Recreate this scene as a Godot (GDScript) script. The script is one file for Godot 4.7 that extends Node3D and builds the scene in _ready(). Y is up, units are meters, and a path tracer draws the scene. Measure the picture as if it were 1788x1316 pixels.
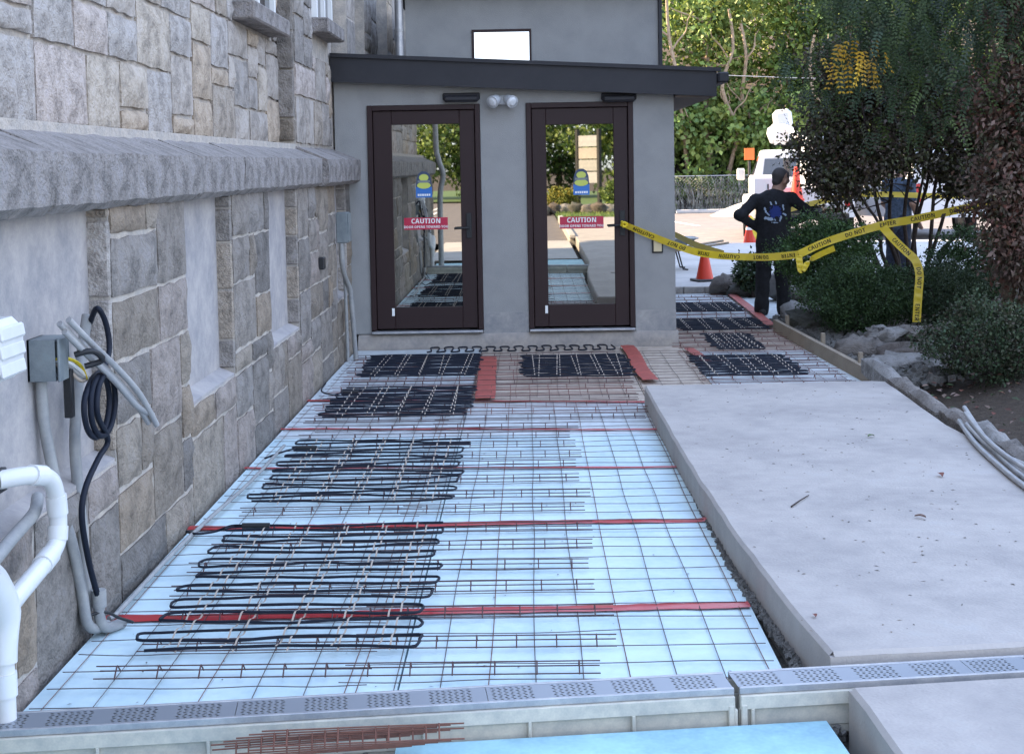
extends Node3D

# ---------------------------------------------------------------- mesh builder
class MB:
	var v := PackedVector3Array()
	var n := PackedVector3Array()
	var uv := PackedVector2Array()
	var c := PackedColorArray()
	var ix := PackedInt32Array()
	var col := Color(1, 1, 1)
	func vert(p: Vector3, nn: Vector3, u := Vector2.ZERO) -> int:
		v.append(p); n.append(nn); uv.append(u); c.append(col)
		return v.size() - 1
	func tri_i(a: int, b: int, d: int) -> void:   # counter-clockwise seen from outside
		ix.append(a); ix.append(d); ix.append(b)
	func tri(a: Vector3, b: Vector3, d: Vector3) -> void:
		var nn := (b - a).cross(d - a).normalized()
		tri_i(vert(a, nn), vert(b, nn), vert(d, nn))
	func quad(a: Vector3, b: Vector3, cc: Vector3, d: Vector3) -> void:
		var nn := (cc - a).cross(d - b).normalized()
		var i := vert(a, nn, Vector2(0, 1))
		vert(b, nn, Vector2(1, 1)); vert(cc, nn, Vector2(1, 0)); vert(d, nn, Vector2(0, 0))
		tri_i(i, i + 1, i + 2); tri_i(i, i + 2, i + 3)
	func hexa(p: Array) -> void:   # 8 corners: 0-3 bottom ring, 4-7 top ring, counter-clockwise from above
		quad(p[3], p[2], p[1], p[0]); quad(p[4], p[5], p[6], p[7])
		for k in 4:
			var m := (k + 1) % 4
			quad(p[k], p[m], p[m + 4], p[k + 4])
	func box(ctr: Vector3, s: Vector3, b := 0.0, bas := Basis.IDENTITY) -> void:
		var h := s * 0.5
		if b <= 0.0:
			var p := []
			for y in [-1, 1]:
				for q in [[-1, 1], [1, 1], [1, -1], [-1, -1]]:
					p.append(ctr + bas * Vector3(h.x * q[0], h.y * y, h.z * q[1]))
			hexa(p)
			return
		# chamfered: each axis face is inset, edges and corners bridged
		for ax in 3:
			for sg in [-1.0, 1.0]:
				var e1 := (ax + 1) % 3
				var e2 := (ax + 2) % 3
				var q := []
				for st in [[-1, -1], [1, -1], [1, 1], [-1, 1]]:
					var w := Vector3.ZERO
					w[ax] = h[ax] * sg; w[e1] = (h[e1] - b) * st[0] * sg; w[e2] = (h[e2] - b) * st[1]
					q.append(ctr + bas * w)
				quad(q[0], q[1], q[2], q[3])
				for s2 in [-1.0, 1.0]:   # edges ax/e1
					var f := []
					for t in [[0, -1], [1, -1], [1, 1], [0, 1]]:
						var w := Vector3.ZERO
						w[ax] = (h[ax] - b * t[0]) * sg; w[e1] = (h[e1] - b * (1 - t[0])) * s2; w[e2] = (h[e2] - b) * t[1]
						f.append(ctr + bas * w)
					if sg * s2 > 0: quad(f[0], f[1], f[2], f[3])
					else: quad(f[3], f[2], f[1], f[0])
		for sx in [-1.0, 1.0]:
			for sy in [-1.0, 1.0]:
				for sz in [-1.0, 1.0]:
					var a := ctr + bas * Vector3(h.x * sx, (h.y - b) * sy, (h.z - b) * sz)
					var d := ctr + bas * Vector3((h.x - b) * sx, h.y * sy, (h.z - b) * sz)
					var e := ctr + bas * Vector3((h.x - b) * sx, (h.y - b) * sy, h.z * sz)
					if sx * sy * sz > 0: tri(a, d, e)
					else: tri(a, e, d)
	func tube(pts: PackedVector3Array, r, sides := 6, caps := true) -> void:
		var m := pts.size()
		if m < 2: return
		var t0 := (pts[1] - pts[0]).normalized()
		var u := t0.cross(Vector3.UP if absf(t0.y) < 0.9 else Vector3.RIGHT).normalized()
		var base := v.size()
		var along := 0.0
		for i in m:
			var t: Vector3
			if i == 0: t = t0
			elif i == m - 1: t = (pts[m - 1] - pts[m - 2]).normalized()
			else: t = ((pts[i + 1] - pts[i]).normalized() + (pts[i] - pts[i - 1]).normalized()).normalized()
			if t.length() < 0.5: t = (pts[i] - pts[i - 1]).normalized()
			u = (u - t * u.dot(t)).normalized()
			var w := t.cross(u)
			var rr: float = r[i] if r is Array else r
			if i > 0: along += pts[i].distance_to(pts[i - 1])
			for k in sides:
				var a := TAU * k / sides
				var d := u * cos(a) + w * sin(a)
				vert(pts[i] + d * rr, d, Vector2(float(k) / sides, along))
		for i in m - 1:
			for k in sides:
				var a := base + i * sides + k
				var b := base + i * sides + (k + 1) % sides
				tri_i(a, b, b + sides); tri_i(a, b + sides, a + sides)
		if caps:
			for e in 2:
				var o := base if e == 0 else base + (m - 1) * sides
				var nn := (pts[0] - pts[1]).normalized() if e == 0 else (pts[m - 1] - pts[m - 2]).normalized()
				var cc := vert(pts[0] if e == 0 else pts[m - 1], nn)
				for k in sides:
					var a := vert(v[o + k], nn)
					var b := vert(v[o + (k + 1) % sides], nn)
					if e == 0: tri_i(cc, b, a)
					else: tri_i(cc, a, b)
	func lathe(prof: Array, segs: int, xf := Transform3D.IDENTITY) -> void:   # prof: Vector2(r, y) from bottom to top, outside
		for j in prof.size() - 1:
			var p: Vector2 = prof[j]
			var q: Vector2 = prof[j + 1]
			var d := Vector2(q.y - p.y, p.x - q.x).normalized()
			var base := v.size()
			for k in segs + 1:
				var a := TAU * k / segs
				var o := Vector3(cos(a), 0, -sin(a))
				var nn := (xf.basis * (o * d.x + Vector3(0, d.y, 0))).normalized()
				vert(xf * (o * p.x + Vector3(0, p.y, 0)), nn, Vector2(float(k) / segs, float(j) / prof.size()))
				vert(xf * (o * q.x + Vector3(0, q.y, 0)), nn, Vector2(float(k) / segs, float(j + 1) / prof.size()))
			for k in segs:
				var a := base + k * 2
				tri_i(a, a + 2, a + 3); tri_i(a, a + 3, a + 1)
	func patch(rows: Array, closed := false) -> void:   # grid of points; rows go up, columns go right, seen from outside
		var nr := rows.size()
		var nc: int = rows[0].size()
		var base := v.size()
		for i in nr:
			for j in nc:
				var jl := j - 1
				var jr := j + 1
				if closed:
					jl = (j - 1 + nc - 1) % (nc - 1) if j == 0 else j - 1
					jr = 1 if j == nc - 1 else j + 1
				var dx: Vector3 = rows[i][mini(jr, nc - 1)] - rows[i][maxi(jl, 0)]
				var dy: Vector3 = rows[mini(i + 1, nr - 1)][j] - rows[maxi(i - 1, 0)][j]
				var nn := dx.cross(dy).normalized()
				if nn.length() < 0.5: nn = Vector3.UP
				vert(rows[i][j], nn, Vector2(float(j) / (nc - 1), 1.0 - float(i) / (nr - 1)))
		for i in nr - 1:
			for j in nc - 1:
				var a := base + i * nc + j
				tri_i(a, a + 1, a + nc + 1); tri_i(a, a + nc + 1, a + nc)
	func prism(poly: PackedVector2Array, y0: float, y1: float, xf := Transform3D.IDENTITY) -> void:   # polygon in x,z, counter-clockwise seen from above (x right, z towards viewer => clockwise in x,z numbers)
		var tr := Geometry2D.triangulate_polygon(poly)
		var area := 0.0
		for k in poly.size(): area += poly[k].cross(poly[(k + 1) % poly.size()])
		for k in range(0, tr.size(), 3):
			var a := poly[tr[k]]
			var b := poly[tr[k + 1]]
			var d := poly[tr[k + 2]]
			if (b - a).cross(d - a) > 0:
				var s := b; b = d; d = s
			tri(xf * Vector3(a.x, y1, a.y), xf * Vector3(b.x, y1, b.y), xf * Vector3(d.x, y1, d.y))
			tri(xf * Vector3(a.x, y0, a.y), xf * Vector3(d.x, y0, d.y), xf * Vector3(b.x, y0, b.y))
		for k in poly.size():
			var a := poly[k]
			var b := poly[(k + 1) % poly.size()]
			if area > 0:
				var s := a; a = b; b = s
			quad(xf * Vector3(a.x, y0, a.y), xf * Vector3(b.x, y0, b.y), xf * Vector3(b.x, y1, b.y), xf * Vector3(a.x, y1, a.y))
	func leaf(p: Vector3, d: Vector3, nn: Vector3, l: float, w: float) -> void:
		var s := d.cross(nn).normalized() * w * 0.5
		var q := nn * w * 0.22
		var i := vert(p, nn); vert(p + d * l * 0.45 + s + q, nn); vert(p + d * l, nn); vert(p + d * l * 0.45 - s + q, nn)
		tri_i(i, i + 1, i + 2); tri_i(i, i + 2, i + 3)
	func mesh(m: Material = null) -> ArrayMesh:
		var a := []
		a.resize(Mesh.ARRAY_MAX)
		a[Mesh.ARRAY_VERTEX] = v; a[Mesh.ARRAY_NORMAL] = n; a[Mesh.ARRAY_TEX_UV] = uv; a[Mesh.ARRAY_COLOR] = c; a[Mesh.ARRAY_INDEX] = ix
		var am := ArrayMesh.new()
		am.add_surface_from_arrays(Mesh.PRIMITIVE_TRIANGLES, a)
		if m: am.surface_set_material(0, m)
		return am

# ---------------------------------------------------------------- naming helpers
var used := {}
var rng := RandomNumberGenerator.new()
var M := {}

func numbered(s: String) -> String:
	used[s] = used.get(s, -1) + 1
	return s if used[s] == 0 else "%s_%03d" % [s, used[s]]

func tag(o: Node, label: String, category: String, group := "") -> Node:
	o.set_meta("label", label); o.set_meta("category", category)
	if group != "": o.set_meta("group", group)
	return o

func thing(called: String, label: String, category: String, at := Vector3.ZERO, turn := 0.0, group := "") -> Node3D:
	var o := Node3D.new()
	o.name = numbered(called); add_child(o)
	o.position = at; o.rotation.y = turn
	tag(o, label, category, group)
	return o

func put(called: String, mesh: Mesh, mat: Material, parent: Node = null, at := Vector3.ZERO) -> MeshInstance3D:
	var o := MeshInstance3D.new()
	o.name = numbered(called) if parent == null else called
	o.mesh = mesh
	if mat: o.material_override = mat
	o.position = at
	(self if parent == null else parent).add_child(o, true)
	return o

func struct(called: String, mesh: Mesh, mat: Material) -> MeshInstance3D:
	var o := put(called, mesh, mat)
	o.set_meta("kind", "structure")
	return o

func stuff(o: Node) -> Node:
	o.set_meta("kind", "stuff")
	return o

func V(x: float, y: float, z: float) -> Vector3: return Vector3(x, y, z)
func pv(a: Array) -> PackedVector3Array: return PackedVector3Array(a)
func rf(a: float, b: float) -> float: return rng.randf_range(a, b)

func smooth(p: Array, per := 6) -> PackedVector3Array:   # Catmull-Rom through the points
	var o := PackedVector3Array()
	for i in p.size() - 1:
		var a: Vector3 = p[maxi(i - 1, 0)]
		var d: Vector3 = p[mini(i + 2, p.size() - 1)]
		for k in per: o.append((p[i] as Vector3).cubic_interpolate(p[i + 1], a, d, float(k) / per))
	o.append(p[p.size() - 1])
	return o

func tube_mesh(pts: PackedVector3Array, r, sides := 6) -> ArrayMesh:
	var b := MB.new()
	b.tube(pts, r, sides)
	return b.mesh()

func box_mesh(s: Vector3, b := 0.0) -> ArrayMesh:
	var m := MB.new()
	m.box(Vector3.ZERO, s, b)
	return m.mesh()

# ---------------------------------------------------------------- materials
func noise_bytes(seed_: int, freq: float, oct: int, w: int, kind := FastNoiseLite.TYPE_SIMPLEX_SMOOTH) -> PackedByteArray:
	var f := FastNoiseLite.new()
	f.noise_type = kind; f.seed = seed_; f.frequency = freq; f.fractal_octaves = oct; f.fractal_gain = 0.55
	if kind == FastNoiseLite.TYPE_CELLULAR: f.cellular_return_type = FastNoiseLite.RETURN_DISTANCE
	var im := f.get_seamless_image(w, w)
	im.convert(Image.FORMAT_L8)
	return im.get_data()

# mixes grey noise layers [seed, freq, octaves, weight, power] and colours them from lo to hi (linear); hi may overshoot
func tex(lo: Color, hi: Color, layers: Array, w := 512) -> ImageTexture:
	var lay := []
	for l in layers: lay.append(noise_bytes(l[0], l[1], l[2], w))
	var lut := []
	var out := PackedByteArray()
	out.resize(w * w * 3)
	var lr := PackedByteArray(); var lg := PackedByteArray(); var lb := PackedByteArray()
	for k in 256:
		var c := lo.lerp(hi, k / 255.0).linear_to_srgb()
		lr.append(clampi(int(c.r * 255), 0, 255)); lg.append(clampi(int(c.g * 255), 0, 255)); lb.append(clampi(int(c.b * 255), 0, 255))
	var tabs := []
	for l in layers:
		var t := PackedFloat32Array()
		for k in 256: t.append(pow(k / 255.0, l[4]) * l[3] * 255.0)
		tabs.append(t)
	for i in w * w:
		var s := 0.0
		for k in lay.size(): s += tabs[k][lay[k][i]]
		var q := clampi(int(s), 0, 255)
		out[i * 3] = lr[q]; out[i * 3 + 1] = lg[q]; out[i * 3 + 2] = lb[q]
	return ImageTexture.create_from_image(Image.create_from_data(w, w, false, Image.FORMAT_RGB8, out))

func grey(layers: Array, w := 512) -> ImageTexture:
	return tex(Color(0, 0, 0), Color(1, 1, 1), layers, w)

func mat(col: Color, rough := 0.8, metal := 0.0, spec := 0.5) -> StandardMaterial3D:
	var m := StandardMaterial3D.new()
	m.albedo_color = col.linear_to_srgb()
	m.roughness = rough; m.metallic = metal; m.metallic_specular = spec
	return m

func tmat(t: Texture2D, col: Color, rough: float, scale: float, bump: Texture2D = null, bump_cm := 0.5) -> StandardMaterial3D:
	var m := mat(col, rough)
	m.albedo_texture = t
	m.uv1_triplanar = true; m.uv1_world_triplanar = true
	m.uv1_scale = Vector3.ONE * scale
	if bump:
		m.heightmap_enabled = true; m.heightmap_texture = bump; m.heightmap_scale = bump_cm
	return m

func vmat(rough := 0.7, back := 0.0) -> StandardMaterial3D:
	var m := mat(Color(1, 1, 1), rough)
	m.vertex_color_use_as_albedo = true
	if back > 0:
		m.backlight_enabled = true; m.backlight = Color(back, back, back)
	return m

func broom() -> ImageTexture:   # brush strokes running across the walk, with grit
	var f := FastNoiseLite.new()
	f.seed = 58; f.frequency = 0.05; f.fractal_octaves = 4
	var a := f.get_seamless_image(48, 1024)
	a.resize(1024, 1024, Image.INTERPOLATE_CUBIC)
	a.convert(Image.FORMAT_L8)
	var g := noise_bytes(59, 0.12, 4, 1024)
	var d := a.get_data()
	for i in d.size(): d[i] = (d[i] * 3 + g[i] * 5) >> 3
	return ImageTexture.create_from_image(Image.create_from_data(1024, 1024, false, Image.FORMAT_L8, d))

func make_materials() -> void:
	var g1 := grey([[11, 0.012, 4, 0.75, 1.0], [12, 0.08, 3, 0.35, 1.0]])
	var mott := tex(Color(0.50, 0.52, 0.56), Color(1.15, 1.08, 1.0), [[21, 0.006, 4, 0.55, 1.1], [22, 0.03, 4, 0.35, 1.2], [23, 0.14, 2, 0.22, 1.0]])
	var stone_t := tex(Color(0.16, 0.165, 0.17), Color(1.42, 1.38, 1.30), [[31, 0.007, 5, 0.62, 1.15], [32, 0.03, 4, 0.36, 1.2], [33, 0.16, 3, 0.24, 1.0], [36, 0.12, 3, 0.75, 7.0]])
	var stone_b := grey([[34, 0.015, 5, 0.7, 1.0], [35, 0.07, 4, 0.4, 1.0]])
	M.stone = []
	M.low_stone = []
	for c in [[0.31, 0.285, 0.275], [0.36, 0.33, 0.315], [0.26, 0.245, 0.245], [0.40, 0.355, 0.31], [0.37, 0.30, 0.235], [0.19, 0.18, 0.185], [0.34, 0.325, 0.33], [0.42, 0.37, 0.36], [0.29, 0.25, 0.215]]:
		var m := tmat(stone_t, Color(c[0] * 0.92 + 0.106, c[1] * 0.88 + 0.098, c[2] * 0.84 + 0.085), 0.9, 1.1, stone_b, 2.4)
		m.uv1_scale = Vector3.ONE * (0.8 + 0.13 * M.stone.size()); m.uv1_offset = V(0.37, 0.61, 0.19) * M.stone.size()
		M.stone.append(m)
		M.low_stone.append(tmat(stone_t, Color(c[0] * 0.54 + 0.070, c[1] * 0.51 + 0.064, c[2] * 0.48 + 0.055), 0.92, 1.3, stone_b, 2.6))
	M.mortar = tmat(mott, Color(0.52, 0.48, 0.43), 0.95, 2.0, stone_b, 1.0)
	M.plinth_stone = tmat(stone_t, Color(0.275, 0.25, 0.24), 0.92, 1.6, stone_b, 3.0)
	M.infill = tmat(mott, Color(0.43, 0.41, 0.405), 0.9, 0.9, g1, 0.25)
	M.stucco = tmat(tex(Color(0.80, 0.81, 0.82), Color(1.14, 1.12, 1.10), [[41, 0.005, 5, 0.62, 1.0], [42, 0.2, 2, 0.38, 1.0]]), Color(0.295, 0.293, 0.285), 0.93, 0.9, grey([[43, 0.22, 3, 1.0, 1.0]]), 0.35)
	M.stucco_light = tmat(mott, Color(0.36, 0.36, 0.36), 0.9, 1.0, g1, 0.2)
	var conc_t := tex(Color(0.68, 0.68, 0.69), Color(1.18, 1.15, 1.11), [[51, 0.003, 4, 0.55, 1.0], [52, 0.014, 5, 0.36, 1.2], [53, 0.18, 3, 0.16, 1.0]], 1024)
	M.slab = tmat(conc_t, Color(0.42, 0.388, 0.365), 0.88, 0.42, broom(), 0.22)
	M.slab_side = tmat(mott, Color(0.36, 0.36, 0.36), 0.9, 1.3, stone_b, 0.5)
	M.kerb = tmat(mott, Color(0.40, 0.37, 0.34), 0.92, 1.4, stone_b, 0.7)
	M.far_conc = tmat(conc_t, Color(0.45, 0.435, 0.42), 0.85, 0.3, g1, 0.2)
	M.asphalt = tmat(mott, Color(0.17, 0.155, 0.155), 0.9, 0.5, g1, 0.4)
	M.line = mat(Color(0.75, 0.74, 0.70), 0.7)
	M.soil = tmat(tex(Color(0.25, 0.22, 0.2), Color(1.5, 1.4, 1.25), [[61, 0.02, 5, 0.6, 1.2], [62, 0.15, 3, 0.45, 1.2]]), Color(0.075, 0.058, 0.045), 0.97, 1.2, stone_b, 3.0)
	M.gravel = tmat(stone_t, Color(0.15, 0.145, 0.14), 0.95, 4.0, stone_b, 2.0)
	M.grass_soil = tmat(mott, Color(0.10, 0.17, 0.05), 0.95, 1.0)
	M.foam = tmat(tex(Color(0.70, 0.76, 0.80), Color(1.14, 1.08, 1.05), [[71, 0.005, 5, 0.7, 1.0], [72, 0.05, 4, 0.3, 1.0], [73, 0.2, 2, 0.1, 1.0]]), Color(0.58, 0.725, 0.755), 0.62, 0.7, g1, 0.1)
	M.foam_dusty = tmat(tex(Color(0.66, 0.63, 0.58), Color(1.10, 1.12, 1.15), [[74, 0.008, 4, 0.7, 0.9], [75, 0.05, 3, 0.35, 1.0]]), Color(0.58, 0.62, 0.63), 0.8, 0.8, g1, 0.2)
	M.foam_tan = tmat(tex(Color(0.62, 0.56, 0.50), Color(1.15, 1.12, 1.10), [[76, 0.01, 4, 0.7, 1.0], [77, 0.08, 3, 0.35, 1.0]]), Color(0.50, 0.43, 0.36), 0.88, 0.9, g1, 0.3)
	M.foam_cyan = tmat(mott, Color(0.38, 0.66, 0.75), 0.6, 0.6)
	M.wire = mat(Color(0.11, 0.085, 0.085), 0.6, 0.5)
	M.rust = tmat(mott, Color(0.20, 0.085, 0.06), 0.85, 6.0)
	M.bolster = tmat(mott, Color(0.105, 0.055, 0.055), 0.75, 6.0)
	M.bolster_pink = tmat(mott, Color(0.22, 0.10, 0.085), 0.8, 6.0)
	M.cable = mat(Color(0.007, 0.010, 0.020), 0.6, 0.0, 0.35)
	M.black = mat(Color(0.012, 0.012, 0.014), 0.5)
	M.strip = mat(Color(0.40, 0.33, 0.265), 0.7)
	M.tape_red = mat(Color(0.42, 0.022, 0.030), 0.28)
	M.tape_red_dusty = tmat(mott, Color(0.42, 0.085, 0.065), 0.7, 2.0)
	M.steel = tmat(mott, Color(0.50, 0.51, 0.53), 0.42, 2.0); M.steel.metallic = 0.55
	M.channel = tmat(mott, Color(0.60, 0.58, 0.50), 0.5, 1.5)
	M.galv = tmat(mott, Color(0.45, 0.46, 0.47), 0.5, 2.0); M.galv.metallic = 0.35
	M.conduit = tmat(mott, Color(0.34, 0.35, 0.35), 0.6, 2.0)
	M.grey_box = tmat(mott, Color(0.20, 0.235, 0.25), 0.5, 1.5)
	M.pvc = tmat(tex(Color(0.90, 0.89, 0.87), Color(1.04, 1.04, 1.04), [[91, 0.02, 4, 0.8, 1.0]], 256), Color(0.68, 0.68, 0.67), 0.35, 2.0)
	M.pvc_ring = mat(Color(0.66, 0.66, 0.66), 0.35)
	M.bronze = mat(Color(0.026, 0.012, 0.012), 0.55, 0.0, 0.4)
	M.fascia = tmat(mott, Color(0.020, 0.020, 0.026), 0.65, 0.8)
	M.soffit = mat(Color(0.10, 0.075, 0.06), 0.8)
	M.glass = mat(Color(0.40, 0.39, 0.35), 0.012, 1.0)
	M.window_glass = mat(Color(0.62, 0.63, 0.65), 0.02, 1.0)
	M.dark_glass = mat(Color(0.03, 0.03, 0.035), 0.05, 0.0, 0.7)
	M.sign_red = mat(Color(0.45, 0.012, 0.05), 0.4)
	M.white = mat(Color(0.78, 0.78, 0.76), 0.5)
	M.sticker_blue = mat(Color(0.02, 0.14, 0.45), 0.4)
	M.sticker_navy = mat(Color(0.03, 0.05, 0.10), 0.4)
	M.sticker_lime = mat(Color(0.50, 0.55, 0.10), 0.4)
	M.brass = mat(Color(0.50, 0.42, 0.27), 0.4, 0.4)
	M.lamp_body = mat(Color(0.46, 0.47, 0.48), 0.4)
	M.lens = mat(Color(0.62, 0.63, 0.64), 0.15)
	M.cone = mat(Color(0.62, 0.042, 0.016), 0.45)
	M.orange_sign = mat(Color(0.72, 0.14, 0.02), 0.6)
	M.yellow = mat(Color(0.68, 0.50, 0.012), 0.38)
	M.yellow.backlight_enabled = true; M.yellow.backlight = Color(0.3, 0.3, 0.3)
	M.ink = mat(Color(0.015, 0.014, 0.012), 0.5)
	M.wood = tmat(tex(Color(0.70, 0.66, 0.62), Color(1.15, 1.12, 1.08), [[81, 0.006, 4, 0.6, 1.0], [82, 0.09, 3, 0.4, 1.0]]), Color(0.32, 0.27, 0.21), 0.85, 1.2, g1, 0.3)
	M.bark = tmat(stone_t, Color(0.16, 0.125, 0.095), 0.95, 2.5, stone_b, 2.5)
	M.bark_dark = tmat(stone_t, Color(0.055, 0.040, 0.036), 0.95, 3.5, stone_b, 1.5)
	M.bark_pale = tmat(stone_t, Color(0.36, 0.27, 0.19), 0.95, 1.5, stone_b, 2.5)
	M.boulder = [tmat(stone_t, Color(0.20, 0.18, 0.168), 0.92, 1.3, stone_b, 3.0), tmat(stone_t, Color(0.13, 0.11, 0.10), 0.93, 1.3, stone_b, 3.0), tmat(stone_t, Color(0.27, 0.26, 0.255), 0.92, 1.3, stone_b, 3.0), tmat(stone_t, Color(0.10, 0.10, 0.09), 0.92, 1.3, stone_b, 3.0)]
	M.leaf = vmat(0.6, 0.7)
	M.leaf_thick = vmat(0.7, 0.3)
	M.paint = mat(Color(0.60, 0.60, 0.61), 0.35); M.paint.clearcoat_enabled = true; M.paint.clearcoat = 0.6; M.paint.clearcoat_roughness = 0.1
	M.tyre = mat(Color(0.016, 0.016, 0.017), 0.9)
	M.rim = mat(Color(0.45, 0.44, 0.43), 0.4, 0.5)
	M.chassis = mat(Color(0.02, 0.02, 0.02), 0.7)
	M.red_lens = mat(Color(0.35, 0.01, 0.01), 0.25)
	M.skin = mat(Color(0.40, 0.235, 0.17), 0.55)
	M.hair = mat(Color(0.050, 0.043, 0.042), 0.8)
	M.shirt = tmat(g1, Color(0.0150, 0.0155, 0.021), 0.92, 3.0)
	M.trousers = tmat(g1, Color(0.013, 0.013, 0.016), 0.92, 3.0)
	M.shoe = mat(Color(0.02, 0.017, 0.015), 0.6)
	M.shirt_blue = tmat(g1, Color(0.10, 0.14, 0.21), 0.92, 3.0)
	M.jeans = tmat(g1, Color(0.035, 0.045, 0.08), 0.92, 3.0)

# ---------------------------------------------------------------- lettering
func letters(text: String, height: float, bold := true) -> ArrayMesh:   # flat letters in x,y, centred, face +z, thin
	var t := TextMesh.new()
	var f := SystemFont.new()
	f.font_names = PackedStringArray(["Droid Sans", "DejaVu Sans"])
	if bold: f.font_weight = 700
	t.font = f; t.text = text; t.font_size = 32; t.depth = 0.0; t.curve_step = 2.0
	t.pixel_size = height / 23.0
	var a := t.get_mesh_arrays()
	var am := ArrayMesh.new()
	am.add_surface_from_arrays(Mesh.PRIMITIVE_TRIANGLES, a)
	return am

# ---------------------------------------------------------------- foliage
var GREEN_SUN := [Color(0.15, 0.22, 0.045), Color(0.19, 0.26, 0.055), Color(0.11, 0.18, 0.04), Color(0.24, 0.29, 0.07), Color(0.085, 0.15, 0.04)]
var GREEN_DEEP := [Color(0.030, 0.062, 0.020), Color(0.040, 0.078, 0.024), Color(0.022, 0.046, 0.016), Color(0.052, 0.098, 0.027)]
var GREEN_TEAL := [Color(0.032, 0.058, 0.026), Color(0.024, 0.042, 0.021), Color(0.044, 0.072, 0.030), Color(0.038, 0.066, 0.022), Color(0.065, 0.098, 0.026)]
var PLUM := [Color(0.075, 0.050, 0.040), Color(0.055, 0.042, 0.032), Color(0.095, 0.060, 0.044), Color(0.060, 0.066, 0.030), Color(0.048, 0.050, 0.028), Color(0.10, 0.11, 0.035)]
var RUSSET := [Color(0.10, 0.060, 0.045), Color(0.14, 0.095, 0.072), Color(0.075, 0.055, 0.040), Color(0.060, 0.085, 0.036), Color(0.20, 0.145, 0.12), Color(0.13, 0.045, 0.032), Color(0.05, 0.07, 0.03), Color(0.24, 0.16, 0.13), Color(0.17, 0.07, 0.045)]
var GOLD := [Color(0.45, 0.26, 0.015), Color(0.36, 0.21, 0.012), Color(0.50, 0.32, 0.03)]

func rdir() -> Vector3:
	var z := rf(-1, 1)
	var a := rf(0, TAU)
	var r := sqrt(1 - z * z)
	return Vector3(r * cos(a), z, r * sin(a))

# leaf clumps spread through an uneven ellipsoid
func clumps(mb: MB, ctr: Vector3, rad: Vector3, n_clump: int, per: int, spread: float, size: float, cols: Array, droop := 0.3, shell := 0.5, fat := 0.6) -> void:
	for k in n_clump:
		var d := rdir()
		var q := pow(rf(0, 1), shell * 0.66)
		var bump := 0.82 + 0.14 * sin(d.x * 11.0 + ctr.x * 5.0) * sin(d.y * 9.0 + d.z * 8.0) + 0.18 * sin(d.x * 5.1 + ctr.x) * cos(d.y * 4.3 + ctr.z)
		var p := ctr + d * rad * q * bump
		var base: Color = cols[rng.randi() % cols.size()]
		var lit := rf(0.75, 1.25)
		for i in per:
			var o := p + Vector3(rng.randfn(0, spread), rng.randfn(0, spread * 0.7), rng.randfn(0, spread))
			var dir := (rdir() + d * 0.5 + Vector3(0, -droop, 0)).normalized()
			var nn := dir.cross(rdir()).normalized()
			if nn.y < 0: nn = -nn
			var c := base.lerp(cols[rng.randi() % cols.size()], 0.35) * lit * rf(0.85, 1.15)
			c.a = 1
			mb.col = c
			var s := size * rf(0.65, 1.3)
			mb.leaf(o, dir, nn, s, s * fat)

func limb(a: Vector3, b: Vector3, r0: float, r1: float, wob: float, mb: MB, steps := 5) -> PackedVector3Array:
	var p := []
	for i in steps + 1:
		var t := float(i) / steps
		var w := wob * sin(t * PI) + (wob * 0.4 if i > 0 and i < steps else 0.0)
		p.append(a.lerp(b, t) + Vector3(rf(-w, w), rf(-w, w) * 0.4, rf(-w, w)))
	var s := smooth(p, 3)
	var r := []
	for i in s.size(): r.append(lerpf(r0, r1, float(i) / (s.size() - 1)))
	mb.tube(s, r, 7)
	return s

# ---------------------------------------------------------------- masonry
# stones laid at random in a wall: cells packed with stones of one to four units
func pack(s0: float, s1: float, y0: float, y1: float, du: float, dv: float, holes: Array) -> Array:
	var nu := maxi(1, roundi((s1 - s0) / du))
	var nv := maxi(1, roundi((y1 - y0) / dv))
	du = (s1 - s0) / nu; dv = (y1 - y0) / nv
	var full := {}
	for i in nu:
		for j in nv:
			var cs := s0 + (i + 0.5) * du
			var cy := y0 + (j + 0.5) * dv
			for h in holes:
				if cs > h[0] and cs < h[1] and cy > h[2] and cy < h[3]: full[Vector2i(i, j)] = true
	var out := []
	var kinds := [[4, 3], [3, 3], [3, 2], [4, 2], [2, 2], [3, 2], [3, 1], [3, 3], [2, 3], [4, 2], [2, 1], [1, 2], [1, 1]]
	for j in nv:
		for i in nu:
			if full.has(Vector2i(i, j)): continue
			var first := rng.randi() % 8
			for t in kinds.size():
				var kd: Array = kinds[(t + first) % kinds.size()] if t < kinds.size() - 1 else [1, 1]
				var ok := true
				for a in kd[0]:
					for b in kd[1]:
						if i + a >= nu or j + b >= nv or full.has(Vector2i(i + a, j + b)): ok = false
				if not ok: continue
				for a in kd[0]:
					for b in kd[1]: full[Vector2i(i + a, j + b)] = true
				out.append([s0 + i * du, s0 + (i + kd[0]) * du, y0 + j * dv, y0 + (j + kd[1]) * dv])
				break
	return out

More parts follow.
